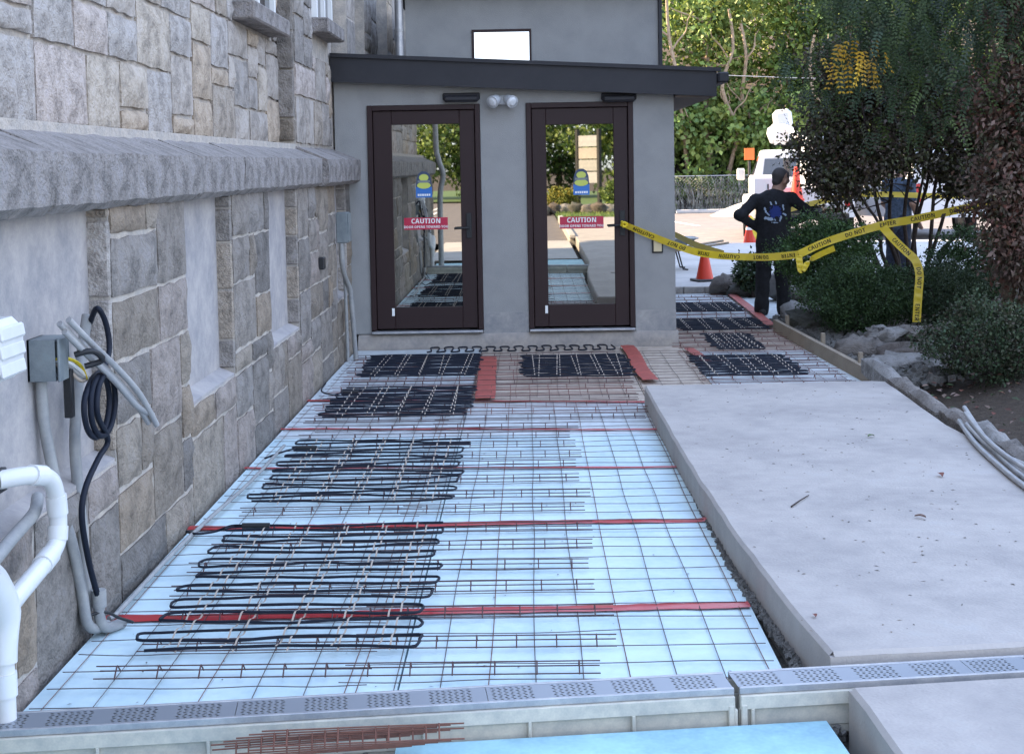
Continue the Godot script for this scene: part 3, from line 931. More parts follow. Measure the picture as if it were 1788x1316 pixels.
func door(t: Node3D, x0: float, x1: float, g0: float, g1: float, gt: float, gb: float) -> void:
	var zf := -13.49
	var top := 2.34
	var bot := 0.18
	var d := Node3D.new()
	d.name = "door"
	t.add_child(d, true)
	var fr := MB.new()
	fr.box(V(x0 + 0.026, (top + bot) * 0.5, zf - 0.04), V(0.05, top - bot, 0.12), 0.004)
	fr.box(V(x1 - 0.026, (top + bot) * 0.5, zf - 0.04), V(0.05, top - bot, 0.12), 0.004)
	fr.box(V((x0 + x1) * 0.5, top - 0.026, zf - 0.04), V(x1 - x0 - 0.104, 0.05, 0.12), 0.004)
	put("frame", fr.mesh(), M.bronze, d)
	var lf := MB.new()
	var a := x0 + 0.056
	var b := x1 - 0.056
	lf.box(V((a + g0) * 0.5, (top + bot) * 0.5 - 0.02, zf - 0.03), V(g0 - a, top - bot - 0.07, 0.05), 0.004)
	lf.box(V((b + g1) * 0.5, (top + bot) * 0.5 - 0.02, zf - 0.03), V(b - g1, top - bot - 0.07, 0.05), 0.004)
	lf.box(V((g0 + g1) * 0.5, (gt + top - 0.055) * 0.5, zf - 0.03), V(g1 - g0 - 0.002, top - 0.055 - gt, 0.049), 0.004)
	lf.box(V((g0 + g1) * 0.5, (gb + bot + 0.015) * 0.5, zf - 0.03), V(g1 - g0 - 0.002, gb - bot - 0.015, 0.049), 0.004)
	put("leaf_frame", lf.mesh(), M.bronze, d)
	var g := MB.new()
	g.box(V((g0 + g1) * 0.5, (gt + gb) * 0.5, zf - 0.03), V(g1 - g0, gt - gb, 0.012))
	put("glass", g.mesh(), M.glass, d)
	var zg := zf - 0.022
	# warning strip
	var cx := g0 + 0.31 if x0 < -1 else g0 + 0.33
	var cy := 1.205 if x0 < -1 else 1.19
	put("warning_sign", box_mesh(V(0.42, 0.115, 0.003)), M.sign_red, d, V(cx, cy, zg))
	put("warning_sign_heading", letters("CAUTION", 0.046), M.white, d, V(cx, cy + 0.024, zg + 0.003))
	put("warning_sign_text", letters("DOOR OPENS TOWARD YOU", 0.0235), M.white, d, V(cx, cy - 0.032, zg + 0.003))
	# alarm sticker: blue foot, dark badge, two lime shapes
	var sx := -1.0 if x0 < -1 else 0.51
	var sy := 1.575
	put("sticker", box_mesh(V(0.155, 0.10, 0.002)), M.sticker_blue, d, V(sx, sy - 0.07, zg))
	var bd := PackedVector2Array([Vector2(-0.076, 0.02), Vector2(0.076, 0.02), Vector2(0.07, -0.06), Vector2(0.05, -0.11), Vector2(0.02, -0.13), Vector2(-0.02, -0.13), Vector2(-0.05, -0.11), Vector2(-0.07, -0.06)])
	var m := MB.new()
	var flat := Transform3D(Basis(V(1, 0, 0), V(0, 0, 1), V(0, -1, 0)), Vector3.ZERO)
	m.prism(bd, 0.0, 0.002, flat)
	put("sticker_badge", m.mesh(), M.sticker_navy, d, V(sx, sy, zg + 0.0012))
	for q in [[0.070, 0.046, 0.034], [-0.004, 0.066, 0.032]]:
		var e := PackedVector2Array()
		for k in 14: e.append(Vector2(cos(TAU * k / 14) * q[1], sin(TAU * k / 14) * q[2]))
		m = MB.new()
		m.prism(e, 0.0, 0.002, flat)
		put("sticker_emblem", m.mesh(), M.sticker_lime, d, V(sx, sy + q[0], zg + 0.0026))
	put("sticker_band", box_mesh(V(0.12, 0.022, 0.002)), M.grey_box, d, V(sx, sy + 0.033, zg + 0.0048))
	for k in 6: put("sticker_line", box_mesh(V(0.014 if k % 2 else 0.018, 0.02, 0.002)), M.white, d, V(sx - 0.052 + k * 0.021, sy - 0.095, zg + 0.0016))
	put("door_tag", box_mesh(V(0.026, 0.075, 0.004), 0.001), M.white, d, V(g0 - 0.02, gb - 0.045, zf - 0.002))
	# lever handle on an escutcheon, closing face towards the middle
	var h := Node3D.new()
	h.name = "handle"; d.add_child(h, true)
	h.position = V(g1 + 0.075, 1.16, zf - 0.004)
	put("escutcheon", box_mesh(V(0.05, 0.24, 0.012), 0.003), M.chassis, h, V(0, 0.02, 0.006))
	put("lever", tube_mesh(pv([V(0, 0, 0), V(0, 0, 0.05), V(-0.04, 0, 0.058), V(-0.14, -0.005, 0.055)]), 0.010, 8), M.chassis, h)
	put("threshold", box_mesh(V(x1 - x0 - 0.01, 0.022, 0.16), 0.006), M.steel, d, V((x0 + x1) * 0.5, 0.164, zf - 0.005))

func upper_building() -> void:
	var z := -15.0
	var t := thing("upper_storey", "plain grey stucco block with one small window rising behind the porch roof", "building", V(0, 0, z))
	t.position = Vector3.ZERO
	var xl := -1.27; var xr := 1.40
	var wx0 := -0.57; var wx1 := 0.06; var wy0 := 2.80; var wy1 := 3.185
	var w := MB.new()
	w.box(V((xl + wx0) * 0.5, 2.9, z - 0.1), V(wx0 - xl, 1.36, 0.2))
	w.box(V((xr + wx1) * 0.5, 2.9, z - 0.1), V(xr - wx1, 1.36, 0.2))
	w.box(V((wx0 + wx1) * 0.5, (wy1 + 3.58) * 0.5, z - 0.1), V(wx1 - wx0, 3.58 - wy1, 0.2))
	w.box(V((wx0 + wx1) * 0.5, (wy0 + 2.22) * 0.5, z - 0.1), V(wx1 - wx0, wy0 - 2.22, 0.2))
	w.box(V(xl + 0.1, 2.9, z - 3.1), V(0.2, 1.36, 5.8))
	w.box(V(xr - 0.1, 2.9, z - 3.1), V(0.2, 1.36, 5.8))
	w.box(V((xl + xr) * 0.5, 2.9, z - 6.1), V(xr - xl, 1.36, 0.2))
	put("wall", w.mesh(), M.stucco, t)
	var wn := Node3D.new()
	wn.name = "window"; t.add_child(wn, true)
	var f := MB.new()
	f.box(V((wx0 + wx1) * 0.5, wy1 - 0.012, z - 0.03), V(wx1 - wx0, 0.024, 0.09))
	f.box(V(wx0 + 0.012, (wy0 + wy1) * 0.5 - 0.012, z - 0.03), V(0.024, wy1 - wy0 - 0.024, 0.09))
	f.box(V(wx1 - 0.012, (wy0 + wy1) * 0.5 - 0.012, z - 0.03), V(0.024, wy1 - wy0 - 0.024, 0.09))
	put("frame", f.mesh(), M.bronze, wn)
	var g := MB.new()
	g.box(V((wx0 + wx1) * 0.5, (wy0 + wy1) * 0.5 - 0.012, z - 0.03), V(wx1 - wx0 - 0.048, wy1 - wy0 - 0.024, 0.01), 0.0, Basis(Vector3.RIGHT, -0.0))
	put("pane", g.mesh(), M.window_glass, wn)
	var tr := MB.new()
	tr.box(V(xr + 0.021, 2.9, z - 0.05), V(0.04, 1.36, 0.16), 0.005)
	put("corner_trim", tr.mesh(), M.fascia, t)
	var rt := MB.new()
	rt.box(V((xl + xr) * 0.5, 3.66, z - 3.0), V(xr - xl + 0.3, 0.16, 6.4), 0.01)
	put("roof", rt.mesh(), M.fascia, t)
	var dp := thing("downpipe", "shiny metal downpipe in the corner between stone wall and grey upper storey", "downpipe", V(-1.33, 2.85, z + 0.07))
	put("pipe", tube_mesh(pv([V(0, -0.02, 0), V(0, 0.9, 0)]), 0.045, 12), M.steel, dp)
	put("strap", tube_mesh(pv([V(0, 0.32, 0), V(0, 0.35, 0)]), 0.050, 12), M.galv, dp)

func drain_z(x: float) -> float: return -4.06 - 0.119 * (x + 1.66)   # centre line of the trench drain

func walkway() -> void:
	# raised concrete walk: chamfered, slightly uneven left edge
	slab_edge("concrete_walk", [Vector2(0.955, -4.50), Vector2(0.90, -5.2), Vector2(0.865, -6.0), Vector2(0.835, -7.0), Vector2(0.82, -8.4), Vector2(0.815, -10.08), Vector2(2.46, -10.14), Vector2(2.56, -10.1), Vector2(2.50, -8.4), Vector2(2.55, -7.0), Vector2(2.75, -4.71)], 0.15)
	slab_edge("concrete_landing", [Vector2(0.965, -4.27), Vector2(2.9, -4.51), Vector2(2.9, 4.6), Vector2(1.05, 4.6), Vector2(1.0, -3.4)], 0.128)
	# foam boards, cut along the drain
	var col := [[-1.68, -0.47], [-0.462, 0.85]]
	var rowz := [-4.2, -6.62, -9.06, -10.32, -11.9, -13.42]
	var names := [["pale blue foam board beside the drain under the heating cable with the lowest loop", "pale blue foam board between the drain and the raised concrete walk"],
		["pale blue foam board under the middle of the loosely wound cable mats", "pale blue foam board beside the middle of the concrete walk edge"],
		["pale blue foam board under the closely wound mat by the stone wall", "greyish foam board beside the far corner of the concrete walk"],
		["dusty white foam board by the stone wall between two close black mats", "tan dusty foam board crossed by a wide red strip"],
		["dusty foam board by the wall under the mat at the porch footing", "tan dusty foam board under the mat before the second door"]]
	for j in 5:
		for i in 2:
			var x0: float = col[i][0]
			var x1: float = col[i][1]
			var za: float = drain_z(x0) - 0.02 if j == 0 else rowz[j] - 0.006
			var zb: float = drain_z(x1) - 0.02 if j == 0 else rowz[j] - 0.004
			var b := MB.new()
			b.prism(PackedVector2Array([Vector2(x0, za), Vector2(x1, zb), Vector2(x1, rowz[j + 1] + 0.004), Vector2(x0, rowz[j + 1] + 0.004)]), -0.06, rf(-0.003, 0.0))
			var m: Material = M.foam if j < 2 else (M.foam_dusty if i == 0 or j == 2 else M.foam_tan)
			tag(put("foam_board", b.mesh(), m), names[j][i], "insulation board", "foam insulation boards")
	for q in [[0.856, 1.42, -10.16, -13.40, 0, "tan dusty foam board beyond the concrete walk beside the porch corner"], [1.428, 2.62, -10.16, -13.0, 1, "dusty foam board under the first mat beyond the concrete walk"], [1.428, 2.58, -13.008, -15.6, 0, "dusty foam board beside the porch side wall at the form board end"], [1.428, 3.1, -15.608, -18.7, 1, "dusty foam board under the standing worker"]]:
		var b := MB.new()
		b.box(V((q[0] + q[1]) * 0.5, -0.031, (q[2] + q[3]) * 0.5), V(q[1] - q[0], 0.06, absf(q[3] - q[2])))
		tag(put("foam_board", b.mesh(), M.foam_dusty if q[4] else M.foam_tan), q[5], "insulation board", "foam insulation boards")
	# near side of the drain: one more board, lower
	var nb := MB.new()
	nb.prism(PackedVector2Array([Vector2(-0.42, -4.10), Vector2(0.89, -4.245), Vector2(0.95, -3.3), Vector2(0.95, -1.6), Vector2(-0.42, -1.6)]), -0.06, 0.03)
	tag(put("foam_board", nb.mesh(), M.foam_cyan), "bright cyan foam board on the near side of the trench drain", "insulation board", "foam insulation boards")
	nb = MB.new()
	nb.prism(PackedVector2Array([Vector2(-1.68, -3.94), Vector2(-0.43, -4.10), Vector2(-0.43, -1.6), Vector2(-1.68, -1.6)]), -0.06, -0.004)
	tag(put("foam_board", nb.mesh(), M.foam_cyan), "cyan foam board under the rusty bar supports on the near side of the drain", "insulation board", "foam insulation boards")
	drain()
	# form board and edging
	var fb := thing("form_board", "long weathered timber form board on edge between wire mesh and planting bed", "timber plank", V(2.6, 0, -12.6))
	fb.position = Vector3.ZERO
	var m := MB.new()
	m.hexa([V(2.62, -0.06, -10.9), V(2.665, -0.06, -10.9), V(2.535, -0.06, -14.4), V(2.49, -0.06, -14.4), V(2.62, 0.115, -10.9), V(2.665, 0.115, -10.9), V(2.535, 0.125, -14.4), V(2.49, 0.125, -14.4)])
	put("plank", m.mesh(), M.wood, fb)
	for q in [[2.655, -14.1], [2.70, -12.6], [2.73, -11.3]]:
		m = MB.new()
		m.box(V(q[0] - 0.085 + 0.01, 0.06, q[1]), V(0.035, 0.28, 0.045), 0.004)
		put("stake", m.mesh(), M.wood, fb)
	var z := -4.9
	var k := 0
	var where := ["edging stone beside the drain end of the concrete walk", "edging stone behind the lowest bend of the grey conduits", "edging stone under the middle of the grey conduits", "long edging stone where the grey conduits rest their ends", "cracked edging stone between conduit ends and planting bed", "edging stone with a rounded top halfway along the bed", "edging stone next to the form board end stone", "blocky edging stone next but one to the form board", "broken edging stone touching the end of the form board", "last small edging stone by the form board", "tilted edging stone past the curled leaf", "short edging stone with a flat face past the tilted one", "edging stone with a chipped top in front of the small fine leaved shrub", "low edging stone in front of the whitish rock slabs"]
	while z > -10.9:
		var l := rf(0.46, 0.68)
		if z - l < -10.6: l = z + 11.0
		var ed := stone_mesh(l - 0.035, 0.125 + rf(-0.012, 0.012), 0.115 + rf(-0.012, 0.018), 0.014, 0.66)
		var o := put("edging_stone", ed, M.boulder[[0, 2, 0, 0][k % 4]])
		var x := 2.62 + (0.12 if z > -7.5 else 0.0) * (z + 7.5) * 0.35 + 0.02 * sin(z * 3)
		o.transform = Transform3D(Basis(V(0, 0.05, -1).normalized(), V(-1, 0.1, 0).normalized(), V(0, 1, 0)), V(x + 0.0 + rf(-0.012, 0.012), 0.082, z - l * 0.5))
		tag(o, where[mini(k, where.size() - 1)], "stone", "edging stones along the planting bed")
		z -= l; k += 1
	# paver course closing the heated strip
	var pc := thing("paver_course", "single row of grey pavers closing the far end of the heated strip", "pavers", V(2.2, 0, -18.8))
	pc.position = Vector3.ZERO
	for i in 6: put("paver", box_mesh(V(0.27, 0.14, 0.10), 0.01), M.kerb, pc, V(1.62 + i * 0.285, 0.02, -18.79 + rf(-0.01, 0.01)))

func slab_edge(called: String, poly: Array, y: float) -> void:
	var b := MB.new()
	var p := PackedVector2Array()
	for k in poly.size():   # cast edges are never quite straight
		var u: Vector2 = poly[k]
		var w: Vector2 = poly[(k + 1) % poly.size()]
		var n := maxi(1, int(u.distance_to(w) / 0.16))
		for i in n: p.append(u.lerp(w, float(i) / n) + Vector2(rf(-0.004, 0.004), rf(-0.004, 0.004)))
	var inner := Geometry2D.offset_polygon(p, -0.014)[0]
	b.prism(inner, y - 0.02, y)
	b.prism(p, -0.09, y - 0.014)
	# worn arris
	for q in inner.size():
		var a := inner[q]
		var d := inner[(q + 1) % inner.size()]
		var n := Vector2((d - a).y, -(d - a).x).normalized() * 0.014
		if Geometry2D.is_point_in_polygon((a + d) * 0.5 + n, inner): n = -n
		var a2 := a + n
		var d2 := d + n
		if (d - a).cross(n) > 0: b.quad(V(d2.x, y - 0.0135, d2.y), V(a2.x, y - 0.0135, a2.y), V(a.x, y, a.y), V(d.x, y, d.y))
		else: b.quad(V(a2.x, y - 0.0135, a2.y), V(d2.x, y - 0.0135, d2.y), V(d.x, y, d.y), V(a.x, y, a.y))
	struct(called, b.mesh(), M.slab)

func drain() -> void:
	# perforated cover texture: groups of round holes cut through
	var w := 512
	var h := 128
	var im := Image.create(w, h, false, Image.FORMAT_RGBA8)
	im.fill(Color(0.93, 0.93, 0.93, 1))
	for g in 4:
		for i in 7:
			for j in 8:
				var cx := 12 + g * 128 + i * 13 + (j % 2) * 3
				var cy := 14 + j * 14
				for y in range(-4, 5):
					for x in range(-4, 5):
						if x * x + y * y <= 11: im.set_pixel(cx + x, cy + y, Color(0.3, 0.3, 0.3, 0))
	var gm := M.steel.duplicate() as StandardMaterial3D
	gm.uv1_triplanar = false; gm.uv1_world_triplanar = false; gm.uv1_scale = Vector3.ONE
	gm.albedo_texture = ImageTexture.create_from_image(im)
	gm.transparency = BaseMaterial3D.TRANSPARENCY_ALPHA_SCISSOR; gm.alpha_scissor_threshold = 0.5
	gm.albedo_color = Color(0.62, 0.64, 0.67)
	var segs := [[-1.66, 0.602, "trench drain with perforated steel cover crossing from stone wall to the joint"], [0.618, 2.9, "trench drain with perforated steel cover running between the concrete walk and landing"]]
	for q in segs:
		var l: float = q[1] - q[0]
		var t := thing("trench_drain", q[2], "drain", V((q[0] + q[1]) * 0.5, 0, drain_z((q[0] + q[1]) * 0.5)), 0.1185, "trench drain lengths")
		var len_ := l * 1.007
		var n := int(ceil(len_ / 0.8))
		for k in n:
			var a := -len_ * 0.5 + len_ * k / n
			var e := len_ / n
			var c := MB.new()
			c.quad(V(a, 0.128, 0.06), V(a + e - 0.002, 0.128, 0.06), V(a + e - 0.002, 0.128, -0.06), V(a, 0.128, -0.06))
			put("cover", c.mesh(), gm, t)
		var rim := MB.new()
		for s in [-1, 1]: rim.box(V(0, 0.12, 0.066 * s), V(len_, 0.022, 0.012), 0.002)
		put("rim", rim.mesh(), M.steel, t)
		var body_ := MB.new()
		for s in [-1, 1]:
			body_.box(V(0, 0.086, 0.07 * s), V(len_, 0.045, 0.024), 0.003)
			body_.box(V(0, 0.03, 0.058 * s), V(len_, 0.07, 0.014), 0.002)
		body_.box(V(0, -0.02, 0), V(len_, 0.03, 0.12), 0.004)
		put("channel", body_.mesh(), M.channel, t)
		for k in int(len_ / 0.32) + 1:
			var r := MB.new()
			r.box(V(-len_ * 0.5 + 0.04 + k * 0.32, 0.03, 0.072), V(0.012, 0.075, 0.022), 0.003)
			put("rib", r.mesh(), M.channel, t)
		for s in [-1, 1]:
			var r := MB.new()
			r.box(V(s * (len_ * 0.5 - 0.012), 0.03, 0.075), V(0.02, 0.10, 0.02), 0.003)
			put("end_flange", r.mesh(), M.channel, t)
	var gr := MB.new()
	for k in 900:
		var x := rf(-1.6, 0.95)
		gr.box(V(x, -0.05 + rf(0, 0.045), drain_z(x) + 0.10 + rf(-0.02, 0.02)), V(rf(0.008, 0.024), rf(0.008, 0.02), rf(0.008, 0.024)), 0.0, Basis(rdir(), rf(0, 3)))
	for k in 1500:   # crumbs along the slab's foot
		var z := rf(-10.0, -4.5)
		gr.box(V(0.852 + rf(-0.015, 0.02) + (0.06 * smoothstep(-6.0, -4.5, z)), -0.005 + rf(0, 0.012), z), V(rf(0.006, 0.022), rf(0.006, 0.018), rf(0.006, 0.022)), 0.0, Basis(rdir(), rf(0, 3)))
	stuff(put("loose_gravel", gr.mesh(), M.gravel)).set_meta("label", "dark loose gravel along the drain and the foot of the concrete walk")

# -------- reinforcing mesh, bar supports, heating mats, red strips
func wire_sheet(label: String, x0: float, x1: float, z0: float, z1: float, y: float, step := 0.164) -> void:
	var t := thing("wire_mesh", label, "wire mesh", Vector3.ZERO, 0.0, "welded wire mesh sheets")
	var n := roundi((x1 - x0) / step)
	for i in n + 1:
		var x := lerpf(x0, x1, float(i) / n)
		var p := []
		var za := minf(z0, drain_z(x) - 0.03)
		for k in 9: p.append(V(x + rf(-0.006, 0.006), y + rf(-0.003, 0.004), lerpf(za, z1, k / 8.0)))
		put("wire", tube_mesh(smooth(p, 3), 0.0018, 4), M.wire if i % 3 else M.rust, t)
	n = roundi((z0 - z1) / step)
	for j in n + 1:
		var z := z0 - j * step
		var p := []
		for k in 7:
			var x := lerpf(x0 - 0.03, x1 + 0.03, k / 6.0)
			p.append(V(x, y + 0.005 + rf(-0.002, 0.004), minf(z + rf(-0.008, 0.008), drain_z(x) - 0.03)))
		put("wire", tube_mesh(smooth(p, 3), 0.0018, 4), M.wire, t)

var bolster0: Node3D = null
func bolster(x: float, z: float, l: float, label: String, m: Material, y := 0.012, turn := 0.0, group := "wire bar supports laid across the foam") -> void:
	var t: Node3D
	if bolster0 == null or absf(bolster0.get_meta("length_m") - l) > 0.01:
		t = thing("bar_support", label, "bar support")
		t.set_meta("length_m", l)
		for q in [[0.034, 0.0], [0.004, 0.038], [0.004, -0.038]]:
			put("rail", tube_mesh(pv([V(-l * 0.5, q[0], q[1]), V(0, q[0] + 0.002, q[1] + 0.003), V(l * 0.5, q[0], q[1])]), 0.0025, 5), m, t)
		var n := int(l / 0.145)
		var leg := tube_mesh(pv([V(0, 0.002, 0.040), V(0, 0.034, 0.004), V(0, 0.034, -0.004), V(0, 0.002, -0.040)]), 0.0028, 5)
		for k in n: put("cross_leg", leg, m, t, V(-l * 0.5 + (k + 0.5) * l / n, 0, 0))
		bolster0 = t
	else:
		t = bolster0.duplicate()
		t.name = numbered("bar_support"); add_child(t)
		for c in t.get_children(): (c as MeshInstance3D).material_override = m
		tag(t, label, "bar support", group)
	tag(t, label, "bar support", group)
	t.position = V(x, y, z); t.rotation.y = turn

func heating_mat(label: String, x0: float, x1: float, z0: float, z1: float, pitch: float, wob: float, lead := [], rad := 0.0058, y := 0.058) -> void:
	var t := thing("heating_mat", label, "heating cable", Vector3.ZERO, 0.0, "electric heating cable mats")
	var n := maxi(2, roundi(absf(z0 - z1) / pitch))
	var dz := (z1 - z0) / n
	var pts := []
	var zs := []
	for k in n + 1: zs.append(z0 + dz * k + rf(-wob, wob) * 0.4)
	for k in n + 1:
		var right := k % 2 == 0
		var a := x0 + rf(-0.03, 0.02) + 0.02
		var b := x1 + rf(-0.02, 0.03) - 0.02
		var m := 7
		var ph := rf(0, TAU)
		for i in m:
			var f := float(i) / (m - 1)
			var x := lerpf(a, b, f) if right else lerpf(b, a, f)
			pts.append(V(x, y + rf(-0.003, 0.004), zs[k] + sin(ph + x * 5.0) * wob + rf(-wob, wob) * 0.35))
		if k < n:   # end loop
			var e := b if right else a
			var o := 0.028 if right else -0.028
			pts.append(V(e + o, y, zs[k] + (zs[k + 1] - zs[k]) * 0.28)); pts.append(V(e + o, y, zs[k] + (zs[k + 1] - zs[k]) * 0.72))
	put("cable", tube_mesh(smooth(pts, 3), rad, 6), M.cable, t)
	# pairs of spacer strips woven over and under the cable
	for f in [0.12, 0.33, 0.52, 0.71, 0.89]:
		for s in [-0.014, 0.014]:
			var xa: float = lerpf(x0, x1, f) + s + rf(-0.01, 0.01)
			var lean := rf(-0.03, 0.03)
			var st := MB.new()
			var rows := [[], []]
			var m := n * 4
			for i in m + 1:
				var u := float(i) / m
				var yy := y + (rad + 0.0035) * cos(u * n * PI + (0.0 if s < 0 else PI))
				for e in 2: rows[e].append(V(xa + lean * u + (-0.0036 if e == 0 else 0.0036), yy, lerpf(z0 + 0.02, z1 - 0.02, u)))
			st.patch([rows[1], rows[0]] if z1 < z0 else [rows[0], rows[1]])
			put("spacer_strip", st.mesh(), M.strip, t)
	if lead.size() > 1:
		put("cold_lead", tube_mesh(smooth(lead, 5), 0.006, 6), M.cable, t)
		var c: Vector3 = lead[lead.size() - 1]
		put("splice_sleeve", tube_mesh(pv([c + V(-0.02, 0, 0), c + V(0.11, 0, 0.004)]), 0.014, 8), M.black, t)

func ribbon(pts: Array, w: float, per := 5, twist := 0.0, crumple := 0.0) -> ArrayMesh:   # flat strip lying along the points, width across in the ground plane
	var p := smooth(pts, per)
	var rows := [[], [], []]
	for i in p.size():
		var d := (p[mini(i + 1, p.size() - 1)] - p[maxi(i - 1, 0)]).normalized()
		var side := d.cross(Vector3.UP).normalized()
		side = side.rotated(d, twist * i / p.size())
		for e in 3: rows[e].append(p[i] + side * w * 0.5 * (e - 1) * (1.0 + rf(-crumple, crumple) * 3.0) + V(0, rf(0, crumple) * 0.05 + (0.004 if e == 1 else 0.0), 0))
	var b := MB.new()
	b.patch([rows[2], rows[1], rows[0]])
	return b.mesh()

func mesh_and_mats() -> void:
	wire_sheet("rusty wire mesh sheet on blue foam along the foot of the stone wall", -1.62, -0.60, -4.30, -10.3, 0.010)
	wire_sheet("dark wire mesh sheet on blue foam beside the raised concrete walk", -0.64, 0.80, -4.34, -10.3, 0.006)
	wire_sheet("wire mesh sheet on tan foam in front of the porch footing", -1.6, 1.36, -10.5, -13.0, 0.008)
	wire_sheet("wire mesh sheet passing the porch side towards the car park", 1.45, 2.5, -10.4, -18.4, 0.008)
	# bar supports, nearest first
	var zs := [-4.73, -5.0, -5.34, -5.67, -5.99, -6.3, -6.61, -6.99, -7.3, -7.65, -8.02, -8.3, -8.61, -8.9, -9.2]
	var where := ["closest to the drain", "just beyond the lowest cable loop", "crossing the first cable mat at its near end", "crossing the first mat just before the second red strip", "crossing the middle of the first cable mat", "crossing the first mat near its black splice", "at the far end of the first cable mat", "in the gap after the first cable mat", "at the near end of the wavy second mat", "crossing the second mat by its dark bundle", "crossing the middle of the second mat", "crossing the second mat near the third red strip", "at the far end of the second mat", "between the second mat and the close black mat", "at the near edge of the first close black mat"]
	for k in zs.size():
		bolster(-0.61 + rf(-0.04, 0.05), zs[k] - 0.02, 1.74, "brown wire bar support " + where[k], M.bolster, 0.014, rf(-0.012, 0.012))
	bolster0 = null
	var z := -9.55
	var k2 := 0
	while z > -12.9:
		bolster(-0.38 + rf(-0.03, 0.03), z, 2.34, "pinkish wire bar support by the porch, %s" % ["first past the walk corner", "beside the walk corner", "at the fourth red strip", "under the close mat middle", "under the close mat's far end", "between two close mats", "along the far gap by the wall", "at the door mats, near edge", "under the door mats, near half", "under the door mats, middle", "under the door mats, far half", "at the door mats, far edge", "closest to the porch footing", "beside the footing"][mini(k2, 13)], M.bolster_pink if k2 % 3 else M.bolster, 0.014, rf(-0.01, 0.01))
		z -= 0.262; k2 += 1
	bolster0 = null
	z = -10.45
	k2 = 0
	while z > -18.3:
		bolster(1.93 + rf(-0.03, 0.03), z, 1.14, "short wire bar support %s" % ["closest to the far edge of the concrete walk", "second from the far edge of the concrete walk", "under the mat beyond the concrete walk, near half", "under the mat beyond the concrete walk, middle", "under the mat beyond the concrete walk, far half", "beside the porch corner", "just past the porch corner", "level with the slanted red strip by the porch", "at the near edge of the small ragged mat", "under the small ragged mat", "at the far edge of the small ragged mat", "between the ragged mat and the next", "before the mat at the form board end", "under the mat at the form board end", "at the form board end", "beyond the form board end", "near the worker's shoes", "under the farthest mat, near half", "under the farthest mat, middle", "under the farthest mat, far half", "beside the worker's heels", "near the paver course", "second from the paver course", "closest to the paver course", "at the pavers"][mini(k2, 24)], M.bolster_pink, 0.014, rf(-0.03, 0.03))
		z -= 0.345; k2 += 1
	bolster0 = null
	# rusty supports piled at the near edge
	for k in 5:
		bolster(-0.66 + k * 0.04, -4.02 + k * 0.016, 0.58, "rusty wire bar support leaning on the near side of the drain, %s" % ["lowest", "second lowest", "middle", "second highest", "topmost"][k], M.rust, 0.055 + k * 0.014, 0.15 - 0.02 * k, "rusty bar supports by the drain")
	heating_mat("loose black heating cable mat nearest the drain with wide wavy loops", -1.42, -0.43, -4.90, -6.60, 0.096, 0.016, [V(-1.66, 0.03, -6.62), V(-1.58, 0.05, -6.50), V(-1.52, 0.03, -6.62), V(-1.44, 0.06, -6.60), V(-1.36, 0.07, -6.56)])
	heating_mat("loose black heating cable mat with tangled wavy passes, second from the drain", -1.45, -0.42, -7.08, -8.68, 0.10, 0.026, [V(-1.60, 0.03, -8.3), V(-1.5, 0.05, -8.4), V(-1.42, 0.06, -8.45)])
	heating_mat("close black heating mat by the wall between two thin red strips", -1.44, -0.45, -9.52, -10.76, 0.072, 0.006, [V(-1.75 + 0.1, 0.03, -11.2), V(-1.62, 0.04, -10.75), V(-1.5, 0.05, -10.5), V(-1.42, 0.06, -10.55)])
	heating_mat("close black heating mat by the wall under the first door", -1.41, -0.46, -11.34, -12.62, 0.072, 0.006)
	heating_mat("close black heating mat before the second door between red strips", -0.07, 0.82, -11.2, -12.46, 0.072, 0.006)
	heating_mat("close black heating mat just beyond the concrete walk's far edge", 1.38, 2.2, -11.12, -12.26, 0.072, 0.008)
	heating_mat("small ragged heating mat beside the porch corner", 1.70, 2.12, -12.68, -13.85, 0.075, 0.012)
	heating_mat("heating mat beside the porch wall by the form board end", 1.52, 2.41, -14.18, -15.2, 0.075, 0.008)
	heating_mat("farthest heating mat before the paver course", 1.52, 2.43, -15.95, -16.9, 0.075, 0.008)
	# loose serpentine at the footing
	var sp := []
	for k in 27:
		var x := -0.95 + k * 0.066
		var near := -13.0 + rf(-0.02, 0.02)
		var far := -13.33 + rf(-0.02, 0.02)
		if k % 2 == 0:
			sp.append(V(x - 0.014, 0.03, near)); sp.append(V(x + 0.02, 0.03, (near + far) * 0.5 + 0.1)); sp.append(V(x, 0.03, far + 0.03))
		else:
			sp.append(V(x, 0.03, far)); sp.append(V(x + 0.02, 0.03, (near + far) * 0.5 - 0.05)); sp.append(V(x + 0.01, 0.03, near - 0.02))
	tag(put("heating_cable", tube_mesh(smooth(sp, 4), 0.008, 6), M.cable), "single black heating cable laid in a square wave along the porch footing", "heating cable")
	# red strips
	var reds := [[-5.40, -5.47, 0.062, "second red strip across the foam, passing under the first cable mat"], [-6.77, -6.80, 0.058, "shiny red strip across the foam ending in a turned up flap on the concrete walk"], [-8.15, -8.0, 0.03, "thin red strip across the foam through the tangled second mat"], [-9.38, -9.15, 0.03, "thin red strip across the foam at the near edge of the close black mat"], [-10.53, -10.23, 0.04, "thin red strip across the foam level with the walk's far corner"]]
	for q in reds:
		var pts := []
		for k in 9:
			var f := k / 8.0
			pts.append(V(lerpf(-1.69, 0.845, f), 0.006 + 0.0015 * sin(f * 40), lerpf(q[0], q[1], f) + rf(-0.012, 0.012)))
		if q[0] < -6.5 and q[0] > -7: pts.append(V(0.86, 0.10, -6.80))
		var o := put("red_strip", ribbon(pts, q[2] * 1.25, 6, 0.0, 0.05), M.tape_red)
		tag(o, q[3], "red tape", "thin red strips across the foam")
